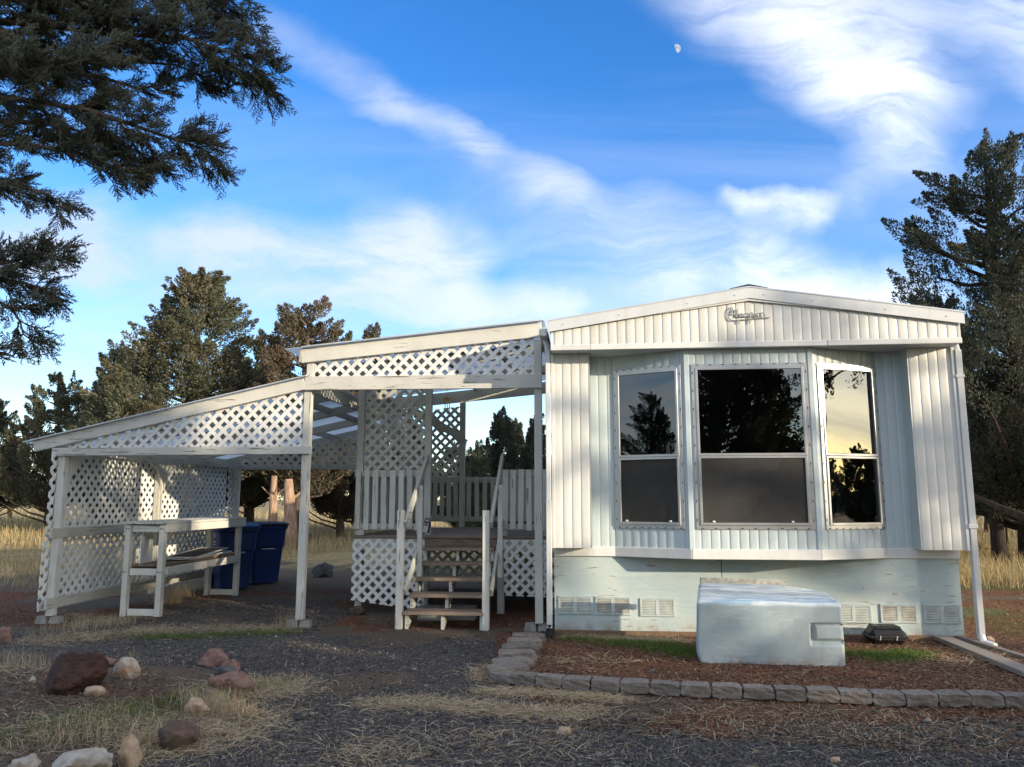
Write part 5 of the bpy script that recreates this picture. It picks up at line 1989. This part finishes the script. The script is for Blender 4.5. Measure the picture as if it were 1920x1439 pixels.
def cover():
    rng = np.random.default_rng(12)
    # straw: swathes raked on the gravel and a litter everywhere
    xs, ys = [], []
    for path, n, sp in (([(680, 1322), (760, 1318), (850, 1326), (960, 1338), (1060, 1344), (1120, 1338)], 3600, 0.095), ([(900, 1300), (1000, 1302), (1120, 1312), (1170, 1318)], 2200, 0.07),
                        ([(640, 1410), (760, 1420)], 350, 0.14), ([(60, 1205), (200, 1190), (330, 1182), (450, 1180), (560, 1178)], 3800, 0.18), ([(130, 1150), (200, 1165), (320, 1150)], 900, 0.14),
                        ([(1060, 1197), (1180, 1202), (1290, 1208)], 1800, 0.06), ([(900, 1280), (905, 1255), (960, 1250)], 350, 0.07), ([(440, 1290), (500, 1290), (540, 1300)], 1800, 0.18),
                        ([(250, 1385), (330, 1400), (420, 1375), (480, 1340)], 2800, 0.2), ([(60, 1390), (200, 1375)], 700, 0.2), ([(1180, 1250), (1010, 1245)], 350, 0.12),
                        ([(1250, 1350), (1500, 1362), (1800, 1375)], 900, 0.25), ([(640, 1400), (1100, 1400)], 700, 0.25), ([(1700, 1245), (1900, 1235)], 700, 0.2), ([(400, 1140), (330, 1120)], 500, 0.25), ([(0, 1250), (60, 1290)], 350, 0.15)):
        a, b = along(rng, path, n, sp)
        xs.append(a)
        ys.append(b)
    a, b = visible_points(rng, 2600, 4.2, 14)
    xs.append(a)
    ys.append(b)
    x, y = np.concatenate(xs), np.concatenate(ys)
    n = len(x)
    blades('straw', x, y, rng.uniform(0.04, 0.17, n), rng.uniform(0.0009, 0.0022, n), True, M['straw'], 'dry straw and grass stalks scattered over the ground', 'straw', rng)
    # bark and wood chips on the soil
    x, y = visible_points(rng, 90000, 4.3, 13)
    g, s, gr = zones(x, y)
    keep = rng.uniform(0, 1, len(x)) < np.clip(s * 0.9 + 0.10 * (1 - g) + 0.015, 0, 1)
    x, y = x[keep], y[keep]
    n = len(x)
    blades('bark_chips', x, y, rng.uniform(0.012, 0.045, n), rng.uniform(0.0025, 0.007, n), True, M['chips'], 'brown bark chips and litter over the red soil', 'bark chips', rng)
    # dry clumps, standing
    xs, ys, ls = [], [], []
    for (px, py, n, sp, ln) in ((150, 1178, 160, 0.14, 0.16), (215, 1172, 160, 0.12, 0.14), (320, 1132, 240, 0.09, 0.26), (340, 1120, 150, 0.08, 0.24), (545, 1175, 150, 0.08, 0.20), (120, 1190, 120, 0.16, 0.10), (270, 1185, 120, 0.16, 0.10),
                                (395, 1335, 260, 0.10, 0.13), (425, 1345, 160, 0.10, 0.12), (270, 1395, 120, 0.10, 0.13), (75, 1255, 40, 0.07, 0.16), (20, 1255, 50, 0.08, 0.22), (245, 1245, 20, 0.04, 0.14), (300, 1245, 14, 0.08, 0.12),
                                (510, 1285, 220, 0.16, 0.07), (200, 1380, 160, 0.15, 0.10), (110, 1405, 120, 0.12, 0.10), (1240, 1205, 90, 0.15, 0.09), (1170, 1200, 70, 0.2, 0.08), (10, 1085, 130, 0.25, 0.30), (40, 1100, 60, 0.4, 0.22), (905, 1272, 90, 0.06, 0.10), (375, 1105, 90, 0.10, 0.16)):
        g = ground_at(px, py)
        n = int(n * 2.2)
        xs.append(rng.normal(g.x, sp * 1.1, n))
        ys.append(rng.normal(g.y, sp * 1.1, n))
        ls.append(np.full(n, ln) * rng.uniform(0.25, 1.1, n))
    x, y, ln = np.concatenate(xs), np.concatenate(ys), np.concatenate(ls)
    blades('dry_tufts', x, y, ln, rng.uniform(0.0006, 0.0014, len(x)), False, M['straw'], 'standing tufts of dry grass by the posts and rocks', 'grass', rng, 1.5)
    # green patches
    xs, ys = [], []
    for path, n, sp in (([(250, 1193), (350, 1196), (450, 1190), (560, 1186)], 2300, 0.10), ([(1140, 1210), (1200, 1215), (1280, 1228)], 3200, 0.13), ([(1230, 1218), (1290, 1236)], 2200, 0.10), ([(1600, 1232), (1660, 1243), (1720, 1232)], 3600, 0.10), ([(1060, 1200), (1110, 1204)], 700, 0.09),
                        ([(330, 1350), (400, 1310), (470, 1290), (530, 1290)], 1500, 0.14), ([(30, 1400), (180, 1370), (310, 1345)], 1500, 0.17), ([(1830, 1140), (1900, 1190)], 1400, 0.25), ([(1820, 1090), (1900, 1110)], 1200, 0.3)):
        a, b = along(rng, path, n, sp)
        xs.append(a)
        ys.append(b)
    x, y = np.concatenate(xs), np.concatenate(ys)
    n = len(x)
    blades('green_grass', x, y, rng.uniform(0.012, 0.045, n), rng.uniform(0.0014, 0.0028, n), False, M['green'], 'low patches of fresh green grass and moss', 'grass', rng, 1.3)
    # the dry field behind the lot
    n = 60000
    u = rng.uniform(0, 1, n)
    y = 1.0 / (1 / 75.0 + u * (1 / 13.0 - 1 / 75.0))
    x = rng.uniform(-1, 1, n) * (y * 0.72 + 1)
    U, V = to_uv(x, y)
    g, s, gr = zones(x, y)
    bare = ((U > -6.6) & (U < 4.6) & (V < 14.5))
    dens = np.where(bare, 0.0, np.clip(gr + 0.05, 0, 1)) * sstep(0.34, 0.6, fbm2(x, y, 2.0, 0.35, 3) + 0.12)
    dens = np.where((x > 6.0) & (y > 12.5) & (y < 20), 0.9, dens)
    keep = rng.uniform(0, 1, n) < dens
    x, y = x[keep], y[keep]
    n = len(x)
    blades('field_grass', x, y, rng.uniform(0.12, 0.42, n) * (0.8 + y * 0.008), rng.uniform(0.003, 0.007, n) * (0.5 + y * 0.045), False, M['drygrass'], 'tall dry yellow grass of the field behind the lot', 'grass', rng, 0.9)


gravel()
cover()


# ------------------------------------------------------------------ trees
def norm_rows(a):
    return a / np.maximum(np.linalg.norm(a, axis=1, keepdims=True), 1e-9)


def leaf_quads(pos, d, length, width, rng):
    """narrow kites along d"""
    n = len(pos)
    r = rng.normal(size=(n, 3))
    s = norm_rows(np.cross(d, r)) * width[:, None]
    l = length[:, None]
    a = pos
    b = pos + d * l * 0.45 + s
    c = pos + d * l
    e = pos + d * l * 0.45 - s
    v = np.stack([a, b, c, e], 1).reshape(-1, 3)
    f = (np.arange(n) * 4)[:, None] + np.array([[0, 1, 2, 3]])
    return v, f


def plume_leaves(base, axis, ln, rad, n, rng, leaf):
    """leaves of one plume: a pointed brush of twigs about an axis"""
    h = rng.uniform(0, 1, n) ** 0.85
    prof = np.sin(np.pi * np.clip(0.12 + 0.88 * h, 0, 1)) ** 0.7 * (1 - 0.55 * h)
    r = rad * prof * np.sqrt(rng.uniform(0.05, 1, n))
    a = rng.uniform(0, 2 * np.pi, n)
    ref = np.array([0.3, 0.2, 0.9]) if abs(axis[2]) < 0.9 else np.array([1.0, 0, 0])
    e1 = np.cross(axis, ref)
    e1 /= np.linalg.norm(e1)
    e2 = np.cross(axis, e1)
    radial = e1[None] * np.cos(a)[:, None] + e2[None] * np.sin(a)[:, None]
    pos = base[None] + axis[None] * (h * ln)[:, None] + radial * r[:, None]
    d = norm_rows(axis[None] * 0.75 + radial * rng.uniform(0.2, 0.9, n)[:, None] + np.array([[0, 0, 0.35]]) + rng.normal(0, 0.28, (n, 3)))
    return pos, d


def juniper_meshes(seed, H, Rm, plumes, per, leaf=0.11, base_t=0.08, power=0.85, up=0.55, trunk_mat='bark', leaf_mat='juniper', ragged=0.35, leader=1):
    """crown and trunk of one juniper, foot at the origin"""
    rng = np.random.default_rng(seed)
    def env(t, az):
        lump = 1 + ragged * (np.sin(az * 2 + seed) * 0.4 + np.sin(az * 3 + t * 9 + seed * 2) * 0.45 + np.sin(az * 5 - t * 14 + seed) * 0.35)
        tt = (t - base_t) / (1 - base_t)
        prof = np.minimum(1, tt / 0.22) ** 0.6 * np.maximum(0.0, 1 - tt) ** power + 0.03
        return Rm * prof * lump
    tm = MB()
    bend = rng.normal(0, 0.03 * H, (5, 2))
    tp = [(bend[i][0] * i / 5, bend[i][1] * i / 5, H * 0.95 * i / 4 - 0.1 * (i == 0)) for i in range(5)]
    tr_ = [H * 0.030, H * 0.022, H * 0.015, H * 0.009, H * 0.003]
    tm.tube(tp, tr_, 9)
    P, D, Ls, Ws = [], [], [], []
    zt = np.array([p[2] for p in tp])
    for i in range(plumes):
        q = rng.uniform(0, 1)
        t = base_t + (1 - base_t) * (1 - (1 - q) ** 0.62) * 0.98
        if i < leader * 4:
            t = rng.uniform(0.82, 0.97)
        az = rng.uniform(0, 2 * np.pi)
        R_ = env(t, az)
        fr = rng.uniform(0.35, 1.0) ** 0.6
        out = np.array([math.cos(az), math.sin(az), 0.0])
        x0 = np.array([np.interp(t * H, zt, [p[0] for p in tp]), np.interp(t * H, zt, [p[1] for p in tp]), 0])
        tip = x0 + out * R_ * fr + np.array([0, 0, t * H])
        root = x0 + np.array([0, 0, max(0.05 * H, t * H - R_ * fr * 0.55)])
        ax = out * (1 - up) + np.array([0, 0, up]) + rng.normal(0, 0.16, 3)
        ax /= np.linalg.norm(ax)
        ln = H * rng.uniform(0.07, 0.135) * (0.75 + 0.5 * (1 - t))
        rad = ln * rng.uniform(0.24, 0.38)
        nl = int(per * rng.uniform(0.6, 1.3))
        b = tip - ax * ln * 0.35
        p, d = plume_leaves(b, ax, ln, rad, nl, rng, leaf)
        P.append(p)
        D.append(d)
        if i % 3 == 0 and R_ * fr > 0.25:
            mid = (root + b) / 2 + np.array([0, 0, -0.06 * R_])
            tm.tube([root, mid, b, tip], [H * 0.007, H * 0.005, H * 0.003, H * 0.001], 4, False)
    # the leader and a few whips standing out of the top
    for k in range(leader * 3):
        b = np.array([rng.normal(0, 0.03 * H) + tp[-1][0], rng.normal(0, 0.03 * H) + tp[-1][1], H * rng.uniform(0.86, 0.93)])
        ax = np.array([rng.normal(0, 0.12), rng.normal(0, 0.12), 1.0])
        ax /= np.linalg.norm(ax)
        p, d = plume_leaves(b, ax, H * rng.uniform(0.06, 0.11), H * 0.018, int(per * 0.6), rng, leaf)
        P.append(p)
        D.append(d)
    P, D = np.concatenate(P), np.concatenate(D)
    n = len(P)
    v, f = leaf_quads(P, D, rng.uniform(0.6, 1.35, n) * leaf, rng.uniform(0.7, 1.2, n) * leaf * 0.24, rng)
    crown = mesh_np('crown', v, f, M[leaf_mat])
    return crown, tm.mesh('trunk', M[trunk_mat], True)


PROTO = {}


def proto(key, *a, **k):
    if key not in PROTO:
        PROTO[key] = juniper_meshes(*a, **k)
    return PROTO[key]


def tree(x, y, meshes, scale, rot, label, group=None, name='juniper_tree', crown_mat=None, sxy=1.0):
    r = link(name, None)
    r.location = (x, y, hz(x, y) - 0.03)
    r.rotation_euler = (0, 0, rot)
    r.scale = (scale * sxy, scale * sxy, scale)
    tag(r, label, 'tree', group)
    c = link('crown', meshes[0], r)
    if crown_mat:
        c.material_slots[0].link = 'OBJECT'
        c.material_slots[0].material = M[crown_mat]
    link('trunk', meshes[1], r)
    return r


BIG = dict(seed=31, H=9.4, Rm=3.1, plumes=560, per=310, leaf=0.094, base_t=0.10, power=0.78, ragged=0.25)
JA = lambda: proto('a', **BIG)
JB = lambda: proto('b', seed=47, H=7.8, Rm=2.3, plumes=400, per=280, leaf=0.092, base_t=0.22, power=0.62, leaf_mat='juniper_rust', ragged=0.5)
JC = lambda: proto('c', seed=58, H=6.0, Rm=2.4, plumes=300, per=270, leaf=0.086, base_t=0.16, power=0.8, ragged=0.55)
JD = lambda: proto('d', seed=66, H=4.6, Rm=1.25, plumes=190, per=240, leaf=0.076, base_t=0.04, power=1.0, up=0.75)
JE = lambda: proto('e', seed=79, H=9.6, Rm=3.0, plumes=430, per=480, leaf=0.066, base_t=0.12, power=0.7, ragged=0.6, leaf_mat='juniper_dark', trunk_mat='bark_dark')
JF = lambda: proto('f', seed=91, H=9.3, Rm=1.9, plumes=46, per=130, leaf=0.12, base_t=0.55, power=0.6, ragged=0.7)

GB = 'junipers behind the carport'


def place(px, Y):
    return (px - 960.0) / 1450.0 * Y * 0.988


tree(place(338, 27), 27, JA(), 0.99, 0.4, 'tallest broad juniper rising behind the carport roof', GB, sxy=1.34)
tree(place(556, 26), 26, JB(), 1.06, 2.0, 'rust-tinted juniper right of the tallest one behind the carport', GB, sxy=1.12)
tree(place(468, 31), 31, JC(), 1.30, 1.1, 'juniper filling the gap between the two tall ones', GB)
tree(place(225, 30), 30, JC(), 1.08, 4.0, 'lower juniper leaning out left of the tallest one', GB)
tree(place(205, 33), 33, JD(), 1.75, 2.2, 'narrow dark juniper spire on the left flank of the tallest one', GB, crown_mat='juniper_dark')
tree(place(690, 36), 36, JD(), 2.15, 1.0, 'small far juniper top showing just above the porch roof edge', GB, crown_mat='juniper_rust')
tree(place(640, 30), 30, JC(), 0.95, 0.2, 'low rusty juniper seen behind the middle carport post', GB, crown_mat='juniper_rust')
tree(place(95, 29), 29, JC(), 0.98, 0.9, 'open pale green juniper at the left edge of the photo', GB)
tree(place(-30, 31), 31, JC(), 0.85, 2.9, 'darker juniper cut by the left edge of the photo', GB, crown_mat='juniper_dark')
tree(place(20, 46), 46, JC(), 0.8, 5.0, 'far low juniper beyond the pale green one', GB, crown_mat='juniper_dark')
GP = 'young junipers seen through the porch'
tree(place(938, 25), 25, JD(), 0.98, 0.3, 'dark spire-shaped juniper framed by the porch opening', GP, crown_mat='juniper_dark')
tree(place(970, 26), 26, JD(), 0.92, 2.4, 'olive juniper just right of the dark spire in the porch opening', GP)
tree(place(897, 24), 24, JD(), 0.72, 4.2, 'small pale juniper left of the dark spire in the porch opening', GP)
tree(place(1003, 24), 24, JD(), 0.90, 5.4, 'juniper partly hidden by the right-hand porch post', GP, crown_mat='juniper_dark')
tree(place(860, 29), 29, JC(), 0.62, 3.2, 'broad low juniper behind the porch railing', GP, crown_mat='juniper_dark')
tree(place(770, 28), 28, JC(), 0.70, 1.7, 'broad low juniper behind the porch lattice screen', GP)
tree(place(1090, 30), 30, JC(), 0.75, 4.7, 'juniper mostly hidden behind the home beyond the porch', GP)
tree(place(918, 27), 27, JC(), 0.56, 0.5, 'rounded olive juniper between the pale one and the dark spire', GP)
tree(place(985, 29), 29, JC(), 0.64, 2.8, 'broad olive juniper behind the dark spire in the porch opening', GP)
GR = 'dark junipers beyond the home'
tree(place(1928, 17.5), 17.5, JE(), 1.06, 0.7, 'tall dark juniper rising beside the right end of the home', GR)
tree(place(1775, 21.5), 21.5, JE(), 0.76, 2.6, 'shorter dark juniper showing over the right end of the roof', GR)
tree(place(1985, 20), 20, JE(), 0.95, 4.4, 'dark juniper cut by the right edge of the photo', GR)
tree(place(1850, 25), 25, JC(), 0.85, 1.9, 'low dark juniper filling behind the downspout', GR, crown_mat='juniper_dark')
# trees behind the photographer: some mirrored in the panes, others added for shade
GS = 'junipers behind the photographer'
for i, (x, y, m, s, r_, lab) in enumerate(((3.2, -7.5, JA, 0.95, 1.0, 'big juniper behind the photographer mirrored in the middle pane'),
                                            (-8.6, -0.6, JE, 0.47, 2.0, 'juniper behind the photographer mirrored in the left pane'),
                                            (9.0, -12.0, JA, 0.9, 3.0, 'juniper behind the photographer to the right'),
                                            (22.5, -4.6, JC, 0.50, 0.6, 'nearer low juniper to the right mirrored in the right pane'),
                                            (27.0, -5.2, JC, 0.60, 2.6, 'middle low juniper to the right mirrored in the right pane'),
                                            (31.0, -9.5, JC, 0.66, 4.4, 'farthest low juniper to the right mirrored in the right pane'),
                                            (24.2, -6.4, JD, 0.72, 1.4, 'narrow low juniper to the right mirrored in the right pane'),
                                            (24.6, -3.4, JD, 0.70, 3.4, 'second narrow low juniper to the right mirrored in the right pane'))):
    tree(x, y, m(), s, r_, lab, GS)
SHADE = [(12.0, 1.0, 'JC', 0.46, 2.2), (10.5, -4.2, 'JA', 1.35, 1.0), (17.0, -4.8, 'JE', 0.82, 3.1), (21.2, -3.2, 'JF', 1.0, 2.0)]  # unseen trees set to block the sun, the last one sparse for dapple
for i, (x, y, k, s, r_) in enumerate(SHADE):
    tree(x, y, {'JC': JC, 'JD': JD, 'JA': JA, 'JE': JE, 'JF': JF}[k](), s, r_, '%s unseen juniper right of the photographer added to cast shade' % ORD[i], GS)


# bare trunks lit by the sun behind the carport
def bare_trunk(px, Y, ytop, w, label, seed, mat='bark_red', lean=0.0):
    x = place(px, Y)
    h = max(1.6, EYE + (935 - ytop) / 1450.0 * Y)
    rr = random.Random(seed)
    k = Y / 1450.0
    pts = [(lean * t + rr.uniform(-0.03, 0.03), rr.uniform(-0.03, 0.03), h * t - 0.1 * (t == 0)) for t in (0, 0.25, 0.5, 0.75, 1.0)]
    mb = MB().tube(pts, [w * k * 0.62, w * k * 0.5, w * k * 0.46, w * k * 0.42, w * k * 0.30], 12)
    for j in range(3):
        a = rr.uniform(0, 6.28)
        b = Vector(pts[3]) * 0.9
        mb.tube([b, b + Vector((math.cos(a) * 0.4, math.sin(a) * 0.4, 0.35))], [w * k * 0.14, w * k * 0.05], 6, False)
    o = link('tree_trunk', mb.mesh('tree_trunk', M[mat], True))
    o.location = (x, Y, hz(x, Y))
    return tag(o, label, 'trunk')


bare_trunk(513, 24.5, 895, 17, 'slender sunlit orange-brown trunk beyond the blue bins', 3)
bare_trunk(549, 22.5, 900, 24, 'thick furrowed trunk beyond the black-lidded bin', 7, 'bark_red', -0.12)
bare_trunk(1868, 17.5, 880, 24, 'dark trunk among the grass right of the downspout', 9, 'bark_dark')

# leaning dead limb and fence post right of the home
a, b = space_at(1822, 928, 13.2), space_at(1924, 972, 12.2)
lg = MB().tube([a - a, (b - a) * 0.5 + Vector((0, 0, -0.02)), (b - a), (b - a) * 1.6], [0.035, 0.055, 0.075, 0.09], 8)
lo = link('dead_limb', lg.mesh('dead_limb', M['bark_dark'], True))
lo.location = a
tag(lo, 'black dead limb slanting down across the grass right of the home', 'branch')
fp = link('fence_post', MB().tube([(0, 0, -0.1), (0.02, 0, 1.25)], 0.032, 6).mesh('fence_post', M['bark_dark']))
p_ = (place(1882, 22), 22)
fp.location = (*p_, hz(*p_))
tag(fp, 'thin dark fence post in the yellow grass right of the home', 'post')


# ------------------------------------------------------------------ the near juniper whose boughs hang into view
def spray(rng, L_=0.22):
    """one flat spray of scale-leaved twigs along +X: arrays of twig starts, ends, radii"""
    S, E, Rr = [], [], []
    def add(a, b, r):
        S.append(a)
        E.append(b)
        Rr.append(r)
    bend = rng.normal(0, 0.10)
    stem = [np.array([L_ * t, bend * L_ * t * t, rng.normal(0, 0.01)]) for t in np.linspace(0, 1, 5)]
    for i in range(4):
        add(stem[i], stem[i + 1], 0.0030 - 0.0004 * i)
    k = 11
    for i in range(k):
        t = 0.10 + 0.86 * i / (k - 1)
        p = np.array([L_ * t, bend * L_ * t * t, 0.0])
        sg = 1 if i % 2 else -1
        ang = sg * rng.uniform(0.45, 0.85)
        tilt = rng.normal(0, 0.35)
        ln = L_ * (0.42 * (1 - t) + 0.14) * rng.uniform(0.75, 1.2)
        d = np.array([math.cos(ang), math.sin(ang) * math.cos(tilt), math.sin(tilt) * abs(math.sin(ang)) + 0.08])
        d /= np.linalg.norm(d)
        e = p + d * ln
        add(p, e, 0.0029)
        m = 2 + int(ln / L_ * 9)
        for j in range(m):
            u = 0.2 + 0.75 * j / m
            q = p + d * ln * u
            sg2 = 1 if j % 2 else -1
            a2 = ang + sg2 * rng.uniform(0.4, 0.8)
            d2 = np.array([math.cos(a2), math.sin(a2) * math.cos(tilt), math.sin(tilt) * abs(math.sin(a2)) + rng.normal(0.05, 0.2)])
            d2 /= np.linalg.norm(d2)
            add(q, q + d2 * rng.uniform(0.014, 0.036), 0.0027)
    return np.array(S), np.array(E), np.array(Rr)


def spikes(S, E, Rr):
    """three-sided tapered twigs"""
    n = len(S)
    d = norm_rows(E - S)
    ref = np.tile(np.array([[0.31, 0.22, 0.92]]), (n, 1))
    a = norm_rows(np.cross(d, ref))
    b = np.cross(d, a)
    ring = []
    for k in range(3):
        w = 2 * np.pi * k / 3
        ring.append(S + (a * math.cos(w) + b * math.sin(w)) * Rr[:, None])
    v = np.stack(ring + [E + d * Rr[:, None]], 1).reshape(-1, 3)
    i = (np.arange(n) * 4)[:, None]
    f = np.concatenate([i + np.array([[0, 1, 3]]), i + np.array([[1, 2, 3]]), i + np.array([[2, 0, 3]])])
    return v, f


def near_tree():
    rng = np.random.default_rng(77)
    temps = [spray(np.random.default_rng(100 + i)) for i in range(7)]
    root = link('near_juniper', None)
    T = Vector((-6.6, 5.6, 0))
    root.location = (T.x, T.y, hz(T.x, T.y))
    tag(root, 'dark grey-green juniper whose boughs hang into the upper left of the photo', 'tree')
    wood = MB()
    wood.tube([(0, 0, -0.1), (0.1, 0, 1.5), (0.05, 0.1, 3.2), (0.25, 0.1, 5.2), (0.3, 0.1, 7.5)], [0.30, 0.24, 0.20, 0.14, 0.05], 12)
    # boughs: places in the view with their distance, thickness and fill
    boughs = [
        ([(-420, 60, 5.7), (-150, 20, 5.8), (60, 45, 5.9), (220, 62, 6.0), (350, 70, 6.1), (440, 100, 6.15), (500, 140, 6.2)], 1.0, 0.34, 1.25),
        ([(-300, -160, 6.0), (0, -90, 6.1), (180, -40, 6.2), (330, -10, 6.2), (420, 10, 6.3)], 0.8, 0.30, 1.15),
        ([(60, -180, 6.2), (260, -120, 6.3), (380, -50, 6.3), (455, 20, 6.3), (470, 70, 6.3)], 0.6, 0.22, 0.55),
        ([(-420, 200, 5.5), (-150, 175, 5.6), (40, 185, 5.7), (170, 205, 5.8), (270, 240, 5.9), (345, 265, 6.0), (395, 285, 6.0)], 1.0, 0.28, 1.15),
        ([(-300, 90, 6.4), (0, 110, 6.4), (150, 130, 6.4), (260, 165, 6.4), (330, 150, 6.4)], 0.8, 0.30, 0.8),
        ([(-300, 270, 5.6), (-60, 265, 5.7), (60, 270, 5.8), (150, 285, 5.9), (210, 310, 5.9), (280, 325, 6.0)], 0.8, 0.24, 1.2),
        ([(-260, 330, 5.6), (-60, 330, 5.7), (30, 345, 5.7), (95, 365, 5.8), (115, 385, 5.8), (132, 392, 5.8)], 0.7, 0.18, 0.85),
        ([(-260, 520, 5.6), (-80, 500, 5.7), (10, 490, 5.7), (60, 480, 5.7), (102, 464, 5.7)], 0.6, 0.16, 0.9),
        ([(-200, 510, 5.6), (-20, 515, 5.65), (40, 528, 5.7), (80, 538, 5.7), (112, 542, 5.7)], 0.5, 0.15, 0.9),
        ([(-200, 540, 5.6), (-40, 545, 5.6), (20, 575, 5.6), (38, 600, 5.65), (44, 626, 5.65)], 0.5, 0.13, 0.8),
        ([(-160, 640, 5.6), (-30, 655, 5.6), (10, 660, 5.6), (28, 668, 5.6)], 0.4, 0.05, 0.5),
        ([(-300, -60, 5.8), (-100, -20, 5.8), (30, 0, 5.8), (160, 10, 5.9), (240, 30, 5.9)], 0.8, 0.30, 1.3),
        ([(-200, 40, 6.6), (60, 90, 6.6), (200, 110, 6.6), (330, 120, 6.6), (430, 160, 6.6)], 0.7, 0.28, 0.6),
        ([(-200, 200, 6.5), (0, 225, 6.5), (120, 235, 6.5), (230, 270, 6.5), (300, 300, 6.5)], 0.7, 0.24, 0.55),
        ([(-300, 120, 5.4), (-120, 100, 5.5), (0, 110, 5.5), (90, 130, 5.6), (160, 110, 5.6)], 0.8, 0.28, 1.2),
    ]
    SV, EV, RV = [], [], []
    tv = np.array(T)
    for path, thick, spread, fill in boughs:
        P = np.array([space_at(*p) for p in path]) - tv
        seg = np.linalg.norm(np.diff(P, axis=0), axis=1)
        acc_ = np.concatenate([[0], np.cumsum(seg)])
        tot = acc_[-1]
        wood.tube([tuple(P[0] * 0.25 + np.array([0, 0, P[0][2] * 0.45]))] + [tuple(p) for p in P], [0.04 * thick] + [0.026 * thick * (1 - i / len(P)) + 0.003 for i in range(len(P))], 6, False)
        nb = int(tot * 19 * fill)
        for i in range(nb):
            t = tot * (0.22 + 0.78 * rng.uniform(0, 1) ** 0.85)
            p = np.array([np.interp(t, acc_, P[:, k]) for k in range(3)])
            p1 = np.array([np.interp(min(tot, t + 0.1), acc_, P[:, k]) for k in range(3)])
            p0 = np.array([np.interp(max(0, t - 0.1), acc_, P[:, k]) for k in range(3)])
            d = p1 - p0
            d /= np.linalg.norm(d) + 1e-9
            side = rng.normal(0, 1, 3)
            side -= d * side.dot(d)
            side /= np.linalg.norm(side)
            b = d * rng.uniform(0.5, 1.0) + side * rng.uniform(0.4, 1.0) + np.array([0, 0, 0.05])
            b /= np.linalg.norm(b)
            ln = spread * rng.uniform(0.5, 1.25) * (1.0 - 0.45 * t / tot) + 0.05
            q = p + b * ln
            wood.tube([tuple(p), tuple(p + b * ln * 0.5 + np.array([0, 0, -0.01])), tuple(q)], [0.006, 0.0045, 0.003], 4, False)
            ns = 4 + int(ln * 17)
            for j in range(ns):
                u = rng.uniform(0.15, 1.0) if j else 1.0
                o = p + b * ln * u
                ax = b * rng.uniform(0.5, 1.0) + d * 0.35 + rng.normal(0, 0.38, 3) + np.array([0, 0, 0.06])
                ax /= np.linalg.norm(ax)
                r = rng.normal(0, 1, 3)
                e2 = np.cross(ax, r)
                e2 /= np.linalg.norm(e2)
                e3 = np.cross(ax, e2)
                Mx = np.stack([ax, e2, e3], 0) * rng.uniform(0.5, 0.95)
                S, E, Rr = temps[rng.integers(0, len(temps))]
                SV.append(S @ Mx + o)
                EV.append(E @ Mx + o)
                RV.append(Rr * 1.4)
    S, E, Rr = np.concatenate(SV), np.concatenate(EV), np.concatenate(RV)
    v, f = spikes(S, E, Rr)
    link('crown', mesh_np('crown', v, f, M['juniper_near']), root)
    link('trunk', wood.mesh('trunk', M['bark'], True), root)


near_tree()

# ------------------------------------------------------------------ the moon in its gibbous phase
mdir = (space_at(1268, 92, 1.0) - Vector((0, 0, EYE))).normalized()
bm = bmesh.new()
bmesh.ops.create_uvsphere(bm, u_segments=32, v_segments=24, radius=900 * 0.0051)
lit = Vector((0.86, -0.45, 0.25)).normalized()
ph = (lit * 0.80 + Vector((-mdir.x, -mdir.y, -mdir.z)) * 0.12).normalized()
dead = [v for v in bm.verts if v.co.normalized().dot(ph) < -0.02]
bmesh.ops.delete(bm, geom=dead, context='VERTS')
me = bpy.data.meshes.new('moon')
bm.to_mesh(me)
bm.free()
mm = Mat('moon_surface', 0.9, 0.0)
mn = mm.noise(0.45, 4, 0.6)
mm.b.inputs['Base Color'].default_value = (0, 0, 0, 1)
mm.L.new(mm.mix(mm.rng(mn, 0.35, 0.65), (0.42, 0.50, 0.66), (0.78, 0.80, 0.86)), mm.b.inputs['Emission Color'])
mm.b.inputs['Emission Strength'].default_value = 0.36  # glow stands for sunlight on the moon; the unlit part is cut off
me.materials.append(mm.m)
mo = link('moon', me)
mo.location = Vector((0, 0, EYE)) + mdir * 900
tag(mo, 'small half-lit daytime moon high in the blue sky', 'moon')
